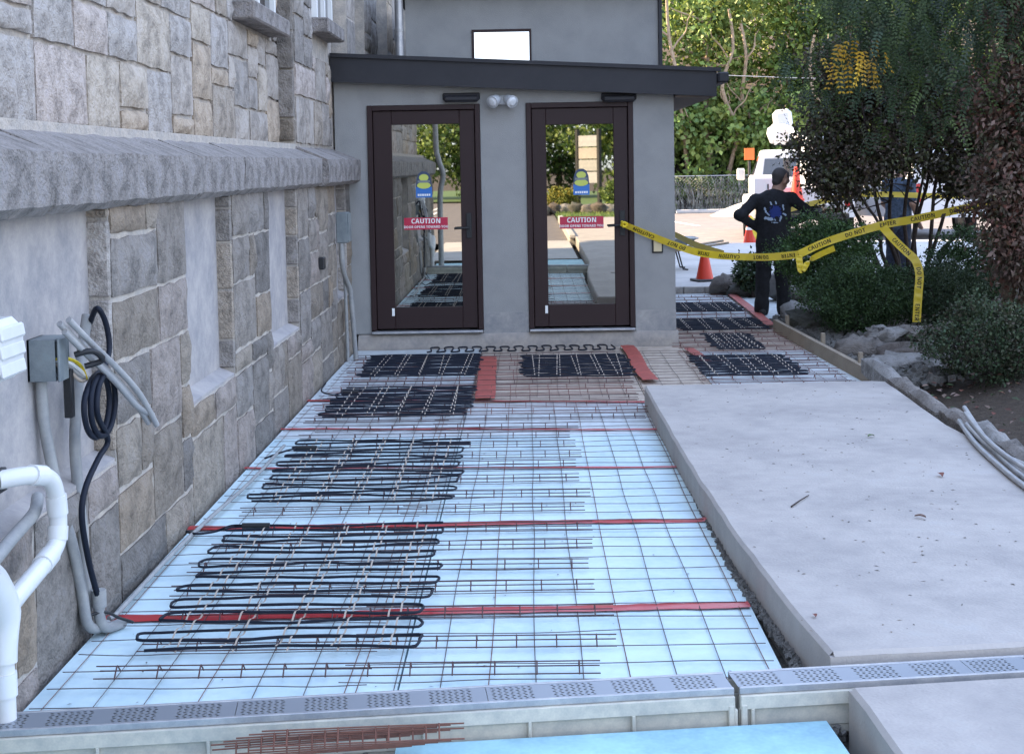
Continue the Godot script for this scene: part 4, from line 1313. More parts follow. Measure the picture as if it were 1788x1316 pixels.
	for q in [[[V(-0.385, 0.032, -12.62), V(-0.37, 0.032, -11.9), V(-0.36, 0.032, -11.2), V(-0.345, 0.032, -10.33)], 0.15, "wide red strip between the two mats in front of the doors"], [[V(0.91, 0.032, -13.25), V(0.93, 0.032, -12.6), V(0.92, 0.032, -11.8), V(0.95, 0.032, -11.1)], 0.13, "wide red strip running from the porch footing to the walk corner"], [[V(1.46, 0.032, -13.0), V(1.50, 0.032, -12.5), V(1.52, 0.032, -12.0)], 0.09, "short red strip slanting beside the porch corner"], [[V(2.62, 0.032, -18.2), V(2.58, 0.032, -16.5), V(2.52, 0.032, -14.7)], 0.11, "long red strip at the worker's feet along the mats"]]:
		tag(put("wide_red_strip", ribbon(q[0], q[1], 5, 0.0, 0.014), M.tape_red_dusty), q[2], "red tape", "wide red strips near the porch")
	tag(put("ground_conduit", tube_mesh(smooth([V(-1.535, 0.045, -8.6), V(-1.555, 0.04, -7.6), V(-1.60, 0.04, -6.8), V(-1.625, 0.04, -6.1), V(-1.63, 0.035, -5.40), V(-1.64, 0.04, -5.3)], 5), 0.010, 8), M.conduit), "pale grey conduit lying on the foam along the stone wall", "conduit")

# ---------------------------------------------------------------- services on the stone wall
func wall_services() -> void:
	var jb := thing("junction_box", "open grey electrical box on the blind window panel with its lid hanging off", "electrical box", V(-1.805, 1.08, -5.07))
	var b := MB.new()
	b.box(V(0.004, 0, 0), V(0.008, 0.15, 0.16)); b.box(V(0.05, 0.071, 0), V(0.1, 0.008, 0.16)); b.box(V(0.05, -0.071, 0), V(0.1, 0.008, 0.16))
	b.box(V(0.05, 0, 0.077), V(0.1, 0.134, 0.006)); b.box(V(0.05, 0, -0.077), V(0.1, 0.134, 0.006))
	put("box", b.mesh(), M.grey_box, jb)
	b = MB.new()
	b.box(V(0.112, 0.0, 0.03), V(0.008, 0.155, 0.10), 0.002)
	put("lid", b.mesh(), M.grey_box, jb)
	for k in 4: put("wire", tube_mesh(smooth([V(0.03, -0.02, -0.02), V(0.09, -0.01 - k * 0.012, -0.06), V(0.13, -0.04 - k * 0.02, -0.10), V(0.14, -0.10, -0.14 - k * 0.01)], 4), 0.007, 6), [M.yellow, M.white, M.conduit, M.strip][k], jb)
	put("strap", box_mesh(V(0.03, 0.18, 0.035), 0.003), M.black, jb, V(0.10, -0.14, -0.06))
	# conduits
	tag(put("wall_conduit", tube_mesh(smooth([V(-1.775, 1.0, -5.04), V(-1.775, 0.86, -5.05), V(-1.76, 0.70, -5.07), V(-1.73, 0.52, -5.08), V(-1.70, 0.38, -5.09), V(-1.685, 0.2, -5.13), V(-1.67, 0.06, -5.15), V(-1.64, 0.02, -5.28)], 5), 0.021, 10), M.conduit), "grey conduit dropping from the open electrical box to the foam", "conduit", "grey wall conduits")
	tag(put("wall_conduit", tube_mesh(smooth([V(-1.745, 1.19, -5.50), V(-1.75, 1.06, -5.44), V(-1.75, 0.90, -5.36), V(-1.74, 0.72, -5.28), V(-1.72, 0.55, -5.24), V(-1.70, 0.38, -5.21), V(-1.69, 0.10, -5.20)], 5), 0.021, 10), M.conduit), "taller grey conduit ending open above the coiled black cable", "conduit", "grey wall conduits")
	var st := thing("conduit_stub", "short grey conduit elbow at the wall foot with black cable entering it", "conduit", V(-1.64, 0, -5.19))
	put("elbow", tube_mesh(smooth([V(0, 0.17, 0), V(0.0, 0.08, 0), V(0.012, 0.03, -0.03), V(0.05, 0.018, -0.12)], 5), 0.021, 10), M.conduit, st)
	put("collar", tube_mesh(pv([V(0, 0.12, 0), V(0, 0.185, 0)]), 0.027, 10), M.conduit, st)
	put("tie", tube_mesh(smooth([V(-0.04, 0.10, 0.05), V(0.02, 0.10, 0.0), V(0.05, 0.06, -0.06), V(0.09, 0.02, -0.12)], 4), 0.006, 5), M.black, st)
	var cl := thing("conduit_bundle", "slanting bundle of three grey flexible conduits tied in front of the electrical box", "conduit", Vector3.ZERO)
	for q in [[0.0, 0.0], [0.028, 0.012], [0.014, -0.03]]:
		var d := V(q[0], q[1], -q[0] * 0.5)
		put("conduit", tube_mesh(smooth([V(-1.68, 1.215, -4.98) + d, V(-1.64, 1.11, -5.11) + d, V(-1.60, 0.99, -5.29) + d, V(-1.56, 0.87, -5.43) + d, V(-1.53, 0.75 - q[1] * 2, -5.55) + d], 5), 0.012, 8), M.galv, cl)
	put("tie", tube_mesh(smooth([V(-1.66, 1.09, -5.07), V(-1.60, 1.10, -5.09), V(-1.58, 1.06, -5.14), V(-1.64, 1.04, -5.12)], 4), 0.012, 6), M.black, cl)
	# black cable: loops and the run down to the elbow
	var pts := [V(-1.735, 1.16, -5.50), V(-1.68, 1.225, -5.42), V(-1.66, 1.16, -5.46), V(-1.65, 1.06, -5.46), V(-1.645, 1.00, -5.36), V(-1.64, 0.98, -5.20)]
	for k in 16:
		var a := 1.2 + k * TAU / 7.2
		pts.append(V(-1.635 + 0.006 * k / 3.0, 0.875 + 0.115 * cos(a), -5.21 - 0.012 * k / 3.0 + 0.135 * sin(a)))
	pts.append_array([V(-1.62, 0.73, -5.30), V(-1.63, 0.68, -5.21), V(-1.64, 0.60, -5.08), V(-1.645, 0.50, -5.04), V(-1.645, 0.32, -5.10), V(-1.64, 0.15, -5.185)])
	tag(put("coiled_cable", tube_mesh(smooth(pts, 6), 0.0115, 8), M.cable), "coiled black cable hanging by the box and running down into the conduit elbow", "cable")
	# white plastic drain pipe
	var pv_ := thing("drain_pipe", "white plastic drain pipe coming out of the wall and elbowing down beside the drain", "pipe", Vector3.ZERO)
	put("pipe", tube_mesh(smooth([V(-1.70, 0.78, -4.40), V(-1.625, 0.78, -4.47), V(-1.595, 0.75, -4.56), V(-1.59, 0.69, -4.61), V(-1.59, 0.61, -4.625), V(-1.59, 0.535, -4.615), V(-1.59, 0.505, -4.56), V(-1.59, 0.485, -4.45), V(-1.59, 0.46, -4.25), V(-1.59, 0.44, -4.12)], 6), 0.030, 14), M.pvc, pv_)
	for q in [[V(-1.62, 0.78, -4.475), V(-1.60, 0.765, -4.53)], [V(-1.59, 0.68, -4.615), V(-1.59, 0.615, -4.625)], [V(-1.59, 0.575, -4.622), V(-1.59, 0.53, -4.61)], [V(-1.59, 0.50, -4.54), V(-1.59, 0.488, -4.46)]]:
		put("coupling", tube_mesh(pv(q), 0.0345, 14), M.pvc, pv_)
	put("wye_fitting", tube_mesh(smooth([V(-1.59, 0.60, -3.98), V(-1.59, 0.50, -4.06), V(-1.585, 0.42, -4.10), V(-1.585, 0.30, -4.09)], 5), [0.05, 0.055, 0.06, 0.062, 0.063, 0.063, 0.062, 0.06, 0.058, 0.055, 0.05, 0.045, 0.042, 0.04, 0.04, 0.04], 16), M.pvc, pv_)
	put("standpipe", tube_mesh(pv([V(-1.585, 0.32, -4.09), V(-1.585, -0.05, -4.09)]), 0.032, 14), M.pvc, pv_)
	put("collar", tube_mesh(pv([V(-1.585, 0.27, -4.09), V(-1.585, 0.20, -4.09)]), 0.038, 14), M.pvc_ring, pv_)
	put("pipe_opening", box_mesh(V(0.02, 0.075, 0.09), 0.003), M.black, pv_, V(-1.70, 0.775, -4.41))
	tag(put("short_pipe", tube_mesh(smooth([V(-1.69, 0.65, -4.72), V(-1.66, 0.625, -4.60), V(-1.655, 0.60, -4.40), V(-1.65, 0.57, -4.2)], 5), 0.021, 10), M.conduit), "thin grey pipe passing behind the white plastic drain pipe", "pipe")
	# louvred vent hood
	var vh := thing("vent_hood", "white plastic louvred vent hood on the blind window panel", "vent", V(-1.785, 1.185, -4.46))
	b = MB.new()
	b.box(V(0.06, 0, -0.02), V(0.12, 0.20, 0.26), 0.035)
	put("housing", b.mesh(), M.pvc, vh)
	for k in 3:
		b = MB.new()
		b.box(V(0.118, 0.058 - k * 0.058, -0.02), V(0.016, 0.046, 0.20), 0.006, Basis(V(0, 0, 1), 0.16))
		put("louvre", b.mesh(), M.pvc, vh)
	# far corner: meter box with conduits
	var mb_ := thing("meter_box", "grey metal electrical box where the stone wall meets the porch", "electrical box", V(-1.69, 1.225, -12.48))
	put("cabinet", box_mesh(V(0.10, 0.27, 0.20), 0.006), M.grey_box, mb_, V(0.04, 0, 0))
	put("cover", box_mesh(V(0.012, 0.25, 0.18), 0.003), M.grey_box, mb_, V(0.097, 0, 0))
	tag(put("wall_conduit", tube_mesh(smooth([V(-1.66, 1.09, -12.40), V(-1.66, 0.92, -12.42), V(-1.65, 0.80, -12.5), V(-1.62, 0.66, -12.62), V(-1.61, 0.5, -12.64), V(-1.60, 0.25, -12.68), V(-1.59, 0.0, -12.70)], 5), 0.022, 8), M.conduit), "bent grey conduit running from the meter box down to the foam", "conduit", "grey wall conduits")
	tag(put("wall_conduit", tube_mesh(smooth([V(-1.665, 1.09, -12.54), V(-1.665, 0.9, -12.55), V(-1.66, 0.70, -12.6), V(-1.66, 0.3, -12.64), V(-1.66, 0.0, -12.66)], 4), 0.016, 8), M.conduit), "straight thin grey conduit below the meter box against the wall", "conduit", "grey wall conduits")
	tag(put("wall_socket", box_mesh(V(0.05, 0.10, 0.10), 0.008), M.black, null, V(-1.69, 0.98, -11.42)), "small black outlet box on the stone wall beyond the third blind window", "outlet box")
	# grey conduits lying over the edging
	var gp := thing("conduit_lengths", "loose grey conduits lying over the edging stones onto the concrete walk", "conduit", Vector3.ZERO)
	for q in [[V(2.545, 0.185, -8.34), V(2.46, 0.168, -7.79), V(2.40, 0.168, -7.25), V(2.36, 0.168, -6.6), V(2.38, 0.168, -5.7)], [V(2.60, 0.25, -8.42), V(2.53, 0.19, -7.85), V(2.45, 0.168, -7.2), V(2.42, 0.168, -6.5), V(2.45, 0.168, -5.6)], [V(2.53, 0.20, -8.15), V(2.49, 0.172, -7.6), V(2.50, 0.19, -7.0), V(2.53, 0.2, -6.2)], [V(2.57, 0.235, -8.3), V(2.50, 0.20, -7.7), V(2.46, 0.195, -7.1), V(2.47, 0.195, -6.3)]]:
		put("conduit", tube_mesh(smooth(q, 6), 0.0145, 8), M.galv, gp)

# ---------------------------------------------------------------- caution tape
# a hanging band through the points with its lettering bent along it
func tape(parent: Node3D, pts: Array, w: float, up0: Vector3, up1: Vector3, text := true, flip := false, off := 0.0) -> void:
	var p := smooth(pts, 8)
	var acc := PackedFloat32Array([0.0])
	for i in range(1, p.size()): acc.append(acc[i - 1] + p[i].distance_to(p[i - 1]))
	var total := acc[acc.size() - 1]
	var ups := []
	var nrm := []
	for i in p.size():
		var d := (p[mini(i + 1, p.size() - 1)] - p[maxi(i - 1, 0)]).normalized()
		var u := up0.lerp(up1, acc[i] / total)
		u = (u - d * u.dot(d)).normalized()
		ups.append(u); nrm.append(d.cross(u).normalized())
	var rows := [[], [], []]
	for i in p.size():
		var cup := 0.006 * sin(i * 1.3)
		for e in 3: rows[e].append(p[i] + ups[i] * w * 0.5 * (e - 1) + nrm[i] * (cup if e == 1 else 0.0))
	var b := MB.new()
	b.patch(rows)
	put("band", b.mesh(), M.yellow, parent)
	if not text: return
	var words := ["CAUTION", "DO NOT", "ENTER"]
	var s := 0.10 + off
	var k := 0
	var lm := MB.new()
	while true:
		var a := letters(words[k % 3], w * 0.50).surface_get_arrays(0)
		var vs: PackedVector3Array = a[Mesh.ARRAY_VERTEX]
		var ids: PackedInt32Array = a[Mesh.ARRAY_INDEX]
		var half := 0.0
		for q in vs: half = maxf(half, absf(q.x))
		if s + half * 2 > total: break
		for side in [1.0, -1.0]:
			var base := lm.v.size()
			for q in vs:
				var x := q.x * (-1.0 if flip else 1.0)
				var at := s + half + x
				var i := clampi(acc.bsearch(at) - 1, 0, p.size() - 2)
				var f := (at - acc[i]) / maxf(acc[i + 1] - acc[i], 1e-6)
				var u: Vector3 = (ups[i] as Vector3).lerp(ups[i + 1], f)
				var nn: Vector3 = (nrm[i] as Vector3).lerp(nrm[i + 1], f).normalized()
				var yy := q.y * (-1.0 if flip else 1.0)
				var c0 := 0.006 * lerpf(sin(i * 1.3), sin((i + 1) * 1.3), f) * (1.0 - absf(yy) / (w * 0.5))
				lm.vert(p[i].lerp(p[i + 1], f) + u * yy + nn * (c0 + side * 0.0022), nn * side)
			for q in range(0, ids.size(), 3):
				if side > 0: lm.ix.append_array([base + ids[q], base + ids[q + 1], base + ids[q + 2]])
				else: lm.ix.append_array([base + ids[q], base + ids[q + 2], base + ids[q + 1]])
		s += half * 2 + 0.14
		k += 1
	if lm.v.size() > 0: put("lettering", lm.mesh(), M.ink, parent)

func caution_tape() -> void:
	var t := thing("caution_tape", "yellow caution tape strung from the door handle across the gap into the bushes", "tape")
	tape(t, [V(0.905, 1.17, -13.41), V(1.02, 1.12, -13.38), V(1.18, 1.05, -13.40), V(1.40, 0.96, -13.42), V(1.62, 0.885, -13.5), V(1.88, 0.835, -13.7), V(2.12, 0.82, -13.7), V(2.32, 0.83, -13.5), V(2.545, 0.862, -13.3)], 0.072, V(0, 0.8, 0.5), V(0, 1, 0.1), true, true)
	tape(t, [V(2.545, 0.863, -13.3), V(2.84, 0.988, -13.3), V(3.33, 1.126, -13.3), V(3.65, 1.18, -13.3), V(4.27, 1.304, -13.3), V(4.6, 1.36, -13.4)], 0.075, V(0, 1, 0.1), V(0, 1, -0.2), true, false)
	tape(t, [V(3.33, 1.11, -13.27), V(3.39, 1.0, -13.1), V(3.47, 0.90, -13.0), V(3.55, 0.81, -12.95), V(3.58, 0.68, -12.93), V(3.572, 0.55, -12.93), V(3.563, 0.42, -12.93), V(3.553, 0.245, -12.93)], 0.075, V(0.8, 0.5, 0.3), V(1, 0, 0.15), true, false, 0.1)
	tape(t, [V(2.54, 0.855, -13.27), V(2.545, 0.79, -13.26), V(2.56, 0.715, -13.26), V(2.60, 0.76, -13.25), V(2.65, 0.815, -13.25), V(2.75, 0.87, -13.24), V(2.87, 0.92, -13.24)], 0.06, V(1, 0.2, 0.2), V(0.2, 1, 0.2), false)
	var kn := MB.new()
	kn.tube(smooth([V(0.885, 1.20, -13.39), V(0.90, 1.15, -13.37), V(0.935, 1.17, -13.39), V(0.90, 1.19, -13.36), V(0.88, 1.16, -13.38)], 4), 0.014, 6)
	put("knot", kn.mesh(), M.yellow, t)
	var t2 := thing("caution_tape", "short yellow tape passing behind the porch corner above the traffic cone", "tape")
	tape(t2, [V(1.42, 1.04, -15.2), V(1.56, 0.98, -15.0), V(1.72, 0.90, -14.3), V(1.9, 0.85, -13.72)], 0.07, V(0, 0.8, 0.5), V(0, 1, 0.2), false)
	var t3 := thing("caution_tape", "yellow tape tied behind the bushes beside the second figure", "tape")
	tape(t3, [V(3.2, 1.16, -17.2), V(3.6, 1.22, -17.6), V(4.3, 1.30, -18.0), V(5.6, 1.25, -18.3), V(6.6, 1.3, -18.4)], 0.07, V(0, 1, 0.1), V(0, 1, 0.1), false)

# ---------------------------------------------------------------- planting bed
func bush(label: String, at: Vector3, rad: Vector3, n: int, size: float, cols: Array, group := "", called := "clipped_bush") -> void:
	var t := thing(called, label, "bush", at, 0.0, group)
	var st := MB.new()
	for k in 9:
		var a := TAU * k / 9 + rf(-0.2, 0.2)
		limb(V(rf(-0.05, 0.05), -0.05, rf(-0.05, 0.05)), V(cos(a) * rad.x * 0.6, rad.y * rf(0.9, 1.4), sin(a) * rad.z * 0.6), 0.016, 0.005, 0.03, st, 3)
	put("stems", st.mesh(), M.bark_dark, t).set_meta("kind", "stuff")
	var b := MB.new()
	clumps(b, V(0, rad.y * 1.02, 0), rad, n, 22, 0.045, size, cols, -0.3, 0.35, 0.62)
	stuff(put("foliage", b.mesh(), M.leaf_thick, t))

func garden() -> void:
	bush("clipped green bush the caution tape hangs over, highest of the trimmed bushes", V(3.10, 0.30, -14.6), V(0.62, 0.46, 0.55), 1000, 0.030, GREEN_DEEP + [Color(0.06, 0.13, 0.03), Color(0.075, 0.14, 0.035)], "clipped bushes in the bed")
	bush("broad clipped bush with the loose tape end hanging down its front", V(3.28, 0.02, -13.7), V(0.68, 0.40, 0.6), 1200, 0.026, GREEN_DEEP, "clipped bushes in the bed")
	bush("lower clipped bush to the side of the hanging tape end", V(4.05, 0.05, -13.5), V(0.42, 0.36, 0.5), 600, 0.026, [Color(0.04, 0.07, 0.03), Color(0.05, 0.08, 0.035), Color(0.028, 0.05, 0.026)], "clipped bushes in the bed")
	bush("dark spreading bush behind the bed between tape end and russet shrub", V(4.75, 0.15, -14.9), V(0.6, 0.45, 0.6), 600, 0.030, GREEN_DEEP, "clipped bushes in the bed")
	bush("small fine leaved shrub spilling over the edging stones", V(3.55, 0.0, -10.6), V(0.62, 0.36, 0.55), 620, 0.028, [Color(0.022, 0.046, 0.018), Color(0.032, 0.058, 0.022), Color(0.045, 0.060, 0.026), Color(0.055, 0.045, 0.03)], "", "low_shrub")
	bush("pale leafy plant by the rocks behind the worker's legs", V(2.86, 0.05, -18.1), V(0.22, 0.26, 0.22), 80, 0.055, GREEN_TEAL, "", "low_shrub")
	# rocks: low dry wall edging the bed
	var spots := [
		[3.02, 0.05, -15.5, 0.24, 0.13, 0.24, 2, "pale boulder at the head of the bed beside the worker"], [2.95, 0.02, -14.5, 0.28, 0.16, 0.3, 3, "dark boulder under the broad clipped bush beside the form board end"],
		[2.92, 0.10, -12.3, 0.22, 0.10, 0.2, 0, "grey boulder at the corner of the rock wall nearest the form board"], [3.16, 0.185, -12.45, 0.21, 0.085, 0.18, 2, "light flat rock on the rock wall below the broad bush"],
		[3.42, 0.20, -12.4, 0.19, 0.075, 0.17, 0, "flat grey rock in the middle of the rock wall top"], [3.66, 0.21, -12.3, 0.20, 0.10, 0.18, 1, "brown squarish rock below the end of the hanging tape"],
		[3.92, 0.20, -12.2, 0.22, 0.13, 0.18, 0, "large grey rock beside the foot of the russet shrub"], [3.22, 0.06, -12.05, 0.24, 0.10, 0.19, 1, "brown rock in the lower course of the rock wall"],
		[3.52, 0.08, -11.95, 0.22, 0.09, 0.18, 2, "pale rock in the lower course of the rock wall"], [3.80, 0.07, -11.85, 0.24, 0.10, 0.2, 1, "dark rock in the lower course under the russet shrub"],
		[3.02, 0.05, -11.6, 0.26, 0.09, 0.22, 2, "whitish slab of rock sloping towards the walk"], [3.36, 0.03, -11.3, 0.30, 0.08, 0.24, 2, "long whitish rock above the edging stones"],
		[3.72, 0.03, -11.1, 0.22, 0.08, 0.2, 0, "grey rock next to the small fine leaved shrub"], [2.60, 0.10, -18.6, 0.20, 0.15, 0.2, 1, "round brown boulder beside the paver course"],
		[2.86, 0.06, -18.3, 0.26, 0.13, 0.22, 3, "low dark boulder behind the worker's shoes"], [3.25, 0.16, -17.6, 0.3, 0.2, 0.26, 2, "pale boulder seen past the worker's legs"], [3.60, 0.22, -16.6, 0.34, 0.22, 0.3, 3, "mossy boulder behind the clipped bushes"]]
	for k in spots.size():
		var q: Array = spots[k]
		var o := put("boulder", boulder_mesh(V(q[3], q[4], q[5]), k * 7 + 3), M.boulder[q[6]], null, V(q[0], q[1], q[2]))
		o.rotation.y = k * 1.3
		tag(o, q[7], "rock", "rocks edging the planting bed")
	# clods and stones in the disturbed strip, leaf litter in the bed
	var gr := MB.new()
	for k in 1500:
		var z := rf(-15.5, -10.6)
		var x := lerpf(2.78, 2.58, (z + 10.6) / -4.9) + absf(rng.randfn(0, 0.26))
		var s := rf(0.01, 0.06)
		gr.box(V(x, -0.02 + rf(0, 0.05) + 0.25 * (x - 2.75) * 0.6, z), V(s * 1.3, s, s * 1.2), 0.0, Basis(rdir(), rf(0, 3)))
	stuff(put("broken_rubble", gr.mesh(), M.gravel)).set_meta("label", "dark broken rubble in the trench between form board and rocks")
	var lt := MB.new()
	for k in 3200:
		var p := V(rf(2.85, 6.5), 0, rf(-16.5, -5.5))
		p.y = 0.02 + 0.34 * smoothstep(0.0, 0.28, (p.x - 2.8) / 6.0) + rf(0, 0.05)
		lt.col = RUSSET[rng.randi() % RUSSET.size()] * rf(0.7, 1.4)
		var nn := (Vector3.UP + rdir() * 0.4).normalized()
		lt.leaf(p, nn.cross(rdir()).normalized(), nn, rf(0.03, 0.07), rf(0.02, 0.04))
	stuff(put("leaf_litter", lt.mesh(), M.leaf)).set_meta("label", "fallen leaves scattered over the soil of the planting bed")
	# multi-stemmed dark shrub behind the bushes
	var t := thing("multi_stem_shrub", "tall dark multi stemmed shrub spreading like a fan behind the clipped bushes", "shrub", V(4.35, 0.2, -16.2))
	var cr := MB.new()
	var tips := [[-1.15, 1.75, 0.2], [-0.9, 2.05, -0.3], [-0.6, 2.3, 0.3], [-0.3, 2.5, -0.2], [0.0, 2.5, 0.3], [0.3, 2.5, 0.0], [0.55, 2.3, 0.35], [0.85, 2.1, -0.2], [0.95, 1.6, 0.2], [-0.75, 1.5, 0.4], [0.4, 1.9, -0.5]]
	for k in tips.size():
		var q: Array = tips[k]
		var m := MB.new()
		var a := V(q[0] * 0.12, -0.1, q[2] * 0.2)
		var e := V(q[0], q[1] - 0.1, q[2])
		var line := limb(a, e, 0.030, 0.010, 0.06, m, 5)
		for j in 5:
			var o: Vector3 = line[int(line.size() * rf(0.45, 0.95))]
			limb(o, o + (rdir() + V(q[0] * 0.3, 0.7, 0)).normalized() * rf(0.3, 0.6), 0.010, 0.003, 0.03, m, 3)
		put("stem", m.mesh(), M.bark_dark, t)
	for q in [[-0.95, 1.7, 0.1, 0.62, 0.5], [-0.55, 2.2, 0.0, 0.7, 0.5], [0.0, 2.45, 0.0, 0.8, 0.5], [0.55, 2.15, 0.1, 0.7, 0.55], [0.9, 1.65, 0.0, 0.55, 0.5], [0.1, 1.85, 0.1, 0.9, 0.5], [-0.8, 1.35, 0.3, 0.5, 0.35], [-0.35, 1.6, 0.3, 0.7, 0.35], [0.6, 1.35, 0.2, 0.5, 0.3], [-0.75, 2.6, 0.1, 0.5, 0.4], [-0.1, 2.85, 0.1, 0.6, 0.4]]:
		clumps(cr, V(q[0], q[1], q[2]), V(q[3], q[4], 0.6), 230, 14, 0.085, 0.056, PLUM, 0.5, 0.8, 0.6)
	stuff(put("foliage", cr.mesh(), M.leaf, t))
	# russet shrub at the edge
	t = thing("russet_shrub", "tall russet leaved shrub rising from the bed beside the grey rocks", "shrub", V(4.17, 0.2, -11.9))
	for q in [[-0.15, 1.3, 0.1, 0.075], [0.25, 3.0, 0.0, 0.06], [-0.35, 2.7, 0.2, 0.045], [0.5, 2.6, -0.3, 0.045], [-0.1, 3.3, -0.2, 0.05]]:
		var m := MB.new()
		limb(V(-0.1 + q[0] * 0.1, -0.15, 0), V(q[0], q[1], q[2]), q[3], 0.012, 0.05, m, 5)
		put("stem", m.mesh(), M.bark, t)
	cr = MB.new()
	for q in [[0.1, 2.9, 0.0, 0.55, 0.55], [0.2, 2.3, 0.1, 0.6, 0.5], [0.2, 1.7, 0.1, 0.6, 0.5], [0.2, 1.15, 0.2, 0.6, 0.45], [0.25, 0.7, 0.3, 0.5, 0.35], [0.75, 2.0, 0.0, 0.6, 1.2], [0.8, 1.0, 0.2, 0.6, 0.7], [-0.2, 2.0, 0.2, 0.38, 0.5], [-0.22, 1.2, 0.25, 0.34, 0.45], [-0.05, 0.75, 0.35, 0.35, 0.4], [0.0, 1.6, 0.4, 0.4, 0.5]]:
		clumps(cr, V(q[0], q[1], q[2]), V(q[3], q[4], 0.6), 240, 14, 0.075, 0.054, RUSSET, 0.6, 0.7, 0.5)
	stuff(put("foliage", cr.mesh(), M.leaf, t))

func litter() -> void:
	tag(put("twig", tube_mesh(smooth([V(1.19, 0.156, -6.43), V(1.25, 0.160, -6.53), V(1.315, 0.156, -6.65)], 3), [0.004, 0.004, 0.004, 0.003, 0.003, 0.003, 0.002], 5), M.bark_dark), "thin bare twig lying on the concrete walk", "twig")
	var spots := [[2.05, -7.02, 0.06, 5, "curled brown leaf on the walk near the grey conduits"], [1.95, -8.05, 0.05, 3, "dark leaf on the far half of the walk"], [1.72, -6.2, 0.05, 0, "reddish curled leaf in the middle of the walk"], [0.98, -4.86, 0.03, 5, "red leaf caught on the chipped walk edge by the drain"], [2.0, -5.6, 0.045, 4, "pale dry leaf near the drain end of the walk"]]
	for k in spots.size():
		var q: Array = spots[k]
		var rows := []
		for j in 5:
			var row := []
			for i in 4:
				var v := j / 4.0
				var u := i / 3.0 - 0.5
				var w := 0.55 * sin(PI * clampf(v * 0.92 + 0.05, 0, 1))
				row.append(V(u * w * q[2], 0.004 + absf(u) * 0.35 * q[2] + 0.12 * q[2] * sin(v * PI), -(v - 0.5) * q[2]))
			rows.append(row)
		var b := MB.new()
		b.patch(rows)
		var o := put("fallen_leaf", b.mesh(), mat(RUSSET[q[3]] * 1.6, 0.7), null, V(q[0], 0.151, q[1]))
		o.rotation.y = k * 2.1
		tag(o, (q[4] as String).replace("left edge", "foam side edge"), "leaf", "leaves on the concrete walk")
	var b := MB.new()
	for k in 260:
		var p := V(rf(0.9, 2.45), 0.151, rf(-10.0, -4.6))
		b.col = [Color(0.10, 0.08, 0.06), Color(0.05, 0.045, 0.04), Color(0.2, 0.15, 0.1)][rng.randi() % 3]
		b.leaf(p, V(rf(-1, 1), 0, rf(-1, 1)).normalized(), Vector3.UP, rf(0.006, 0.028), rf(0.004, 0.010))
	for k in 120:
		var x := rf(-1.6, 0.8)
		b.col = Color(0.12, 0.12, 0.12)
		b.leaf(V(x, 0.003, rf(-8.5, -4.4)), V(rf(-1, 1), 0, rf(-1, 1)).normalized(), Vector3.UP, rf(0.005, 0.022), rf(0.004, 0.012))
	stuff(put("debris_crumbs", b.mesh(), M.leaf)).set_meta("label", "dry crumbs and specks scattered over the concrete walk and foam")

# ---------------------------------------------------------------- car park
func wheel(t: Node3D, at: Vector3, r: float, w: float) -> void:   # axle along x
	var o := Node3D.new()
	o.name = "wheel"; t.add_child(o, true); o.position = at
	var turn := Transform3D(Basis(V(0, 0, 1), PI / 2), Vector3.ZERO)
	var b := MB.new()
	b.lathe([Vector2(r * 0.58, -w * 0.5), Vector2(r * 0.93, -w * 0.5), Vector2(r, -w * 0.36), Vector2(r, w * 0.36), Vector2(r * 0.93, w * 0.5), Vector2(r * 0.58, w * 0.5)], 24, turn)
	put("tyre", b.mesh(), M.tyre, o)
	b = MB.new()
	b.lathe([Vector2(0, -w * 0.42), Vector2(r * 0.3, -w * 0.44), Vector2(r * 0.45, -w * 0.3), Vector2(r * 0.6, -w * 0.48), Vector2(r * 0.6, w * 0.48), Vector2(r * 0.45, w * 0.3), Vector2(r * 0.3, w * 0.44), Vector2(0, w * 0.42)], 20, turn)
	put("rim", b.mesh(), M.rim, o)

func cone(label: String, at: Vector3, h: float, r: float, band := false) -> void:
	var t := thing("traffic_cone", label, "traffic cone", at, 0.3, "traffic cones")
	put("base", box_mesh(V(r * 2.6, 0.035, r * 2.6), 0.012), M.black if not band else M.cone, t, V(0, 0.018, 0))
	var b := MB.new()
	b.lathe([Vector2(r, 0.034), Vector2(r * 0.94, 0.06), Vector2(r * 0.25, h - 0.01), Vector2(r * 0.18, h), Vector2(0.0, h)], 20)
	put("body", b.mesh(), M.cone, t)
	if band:
		for q in [[0.45, 0.62], [0.72, 0.84]]:
			b = MB.new()
			var ra := lerpf(r * 0.96, r * 0.25, q[0]) + 0.003
			var rb := lerpf(r * 0.96, r * 0.25, q[1]) + 0.003
			b.lathe([Vector2(ra, h * q[0]), Vector2(rb, h * q[1])], 20)
			put("stripe", b.mesh(), M.white, t)

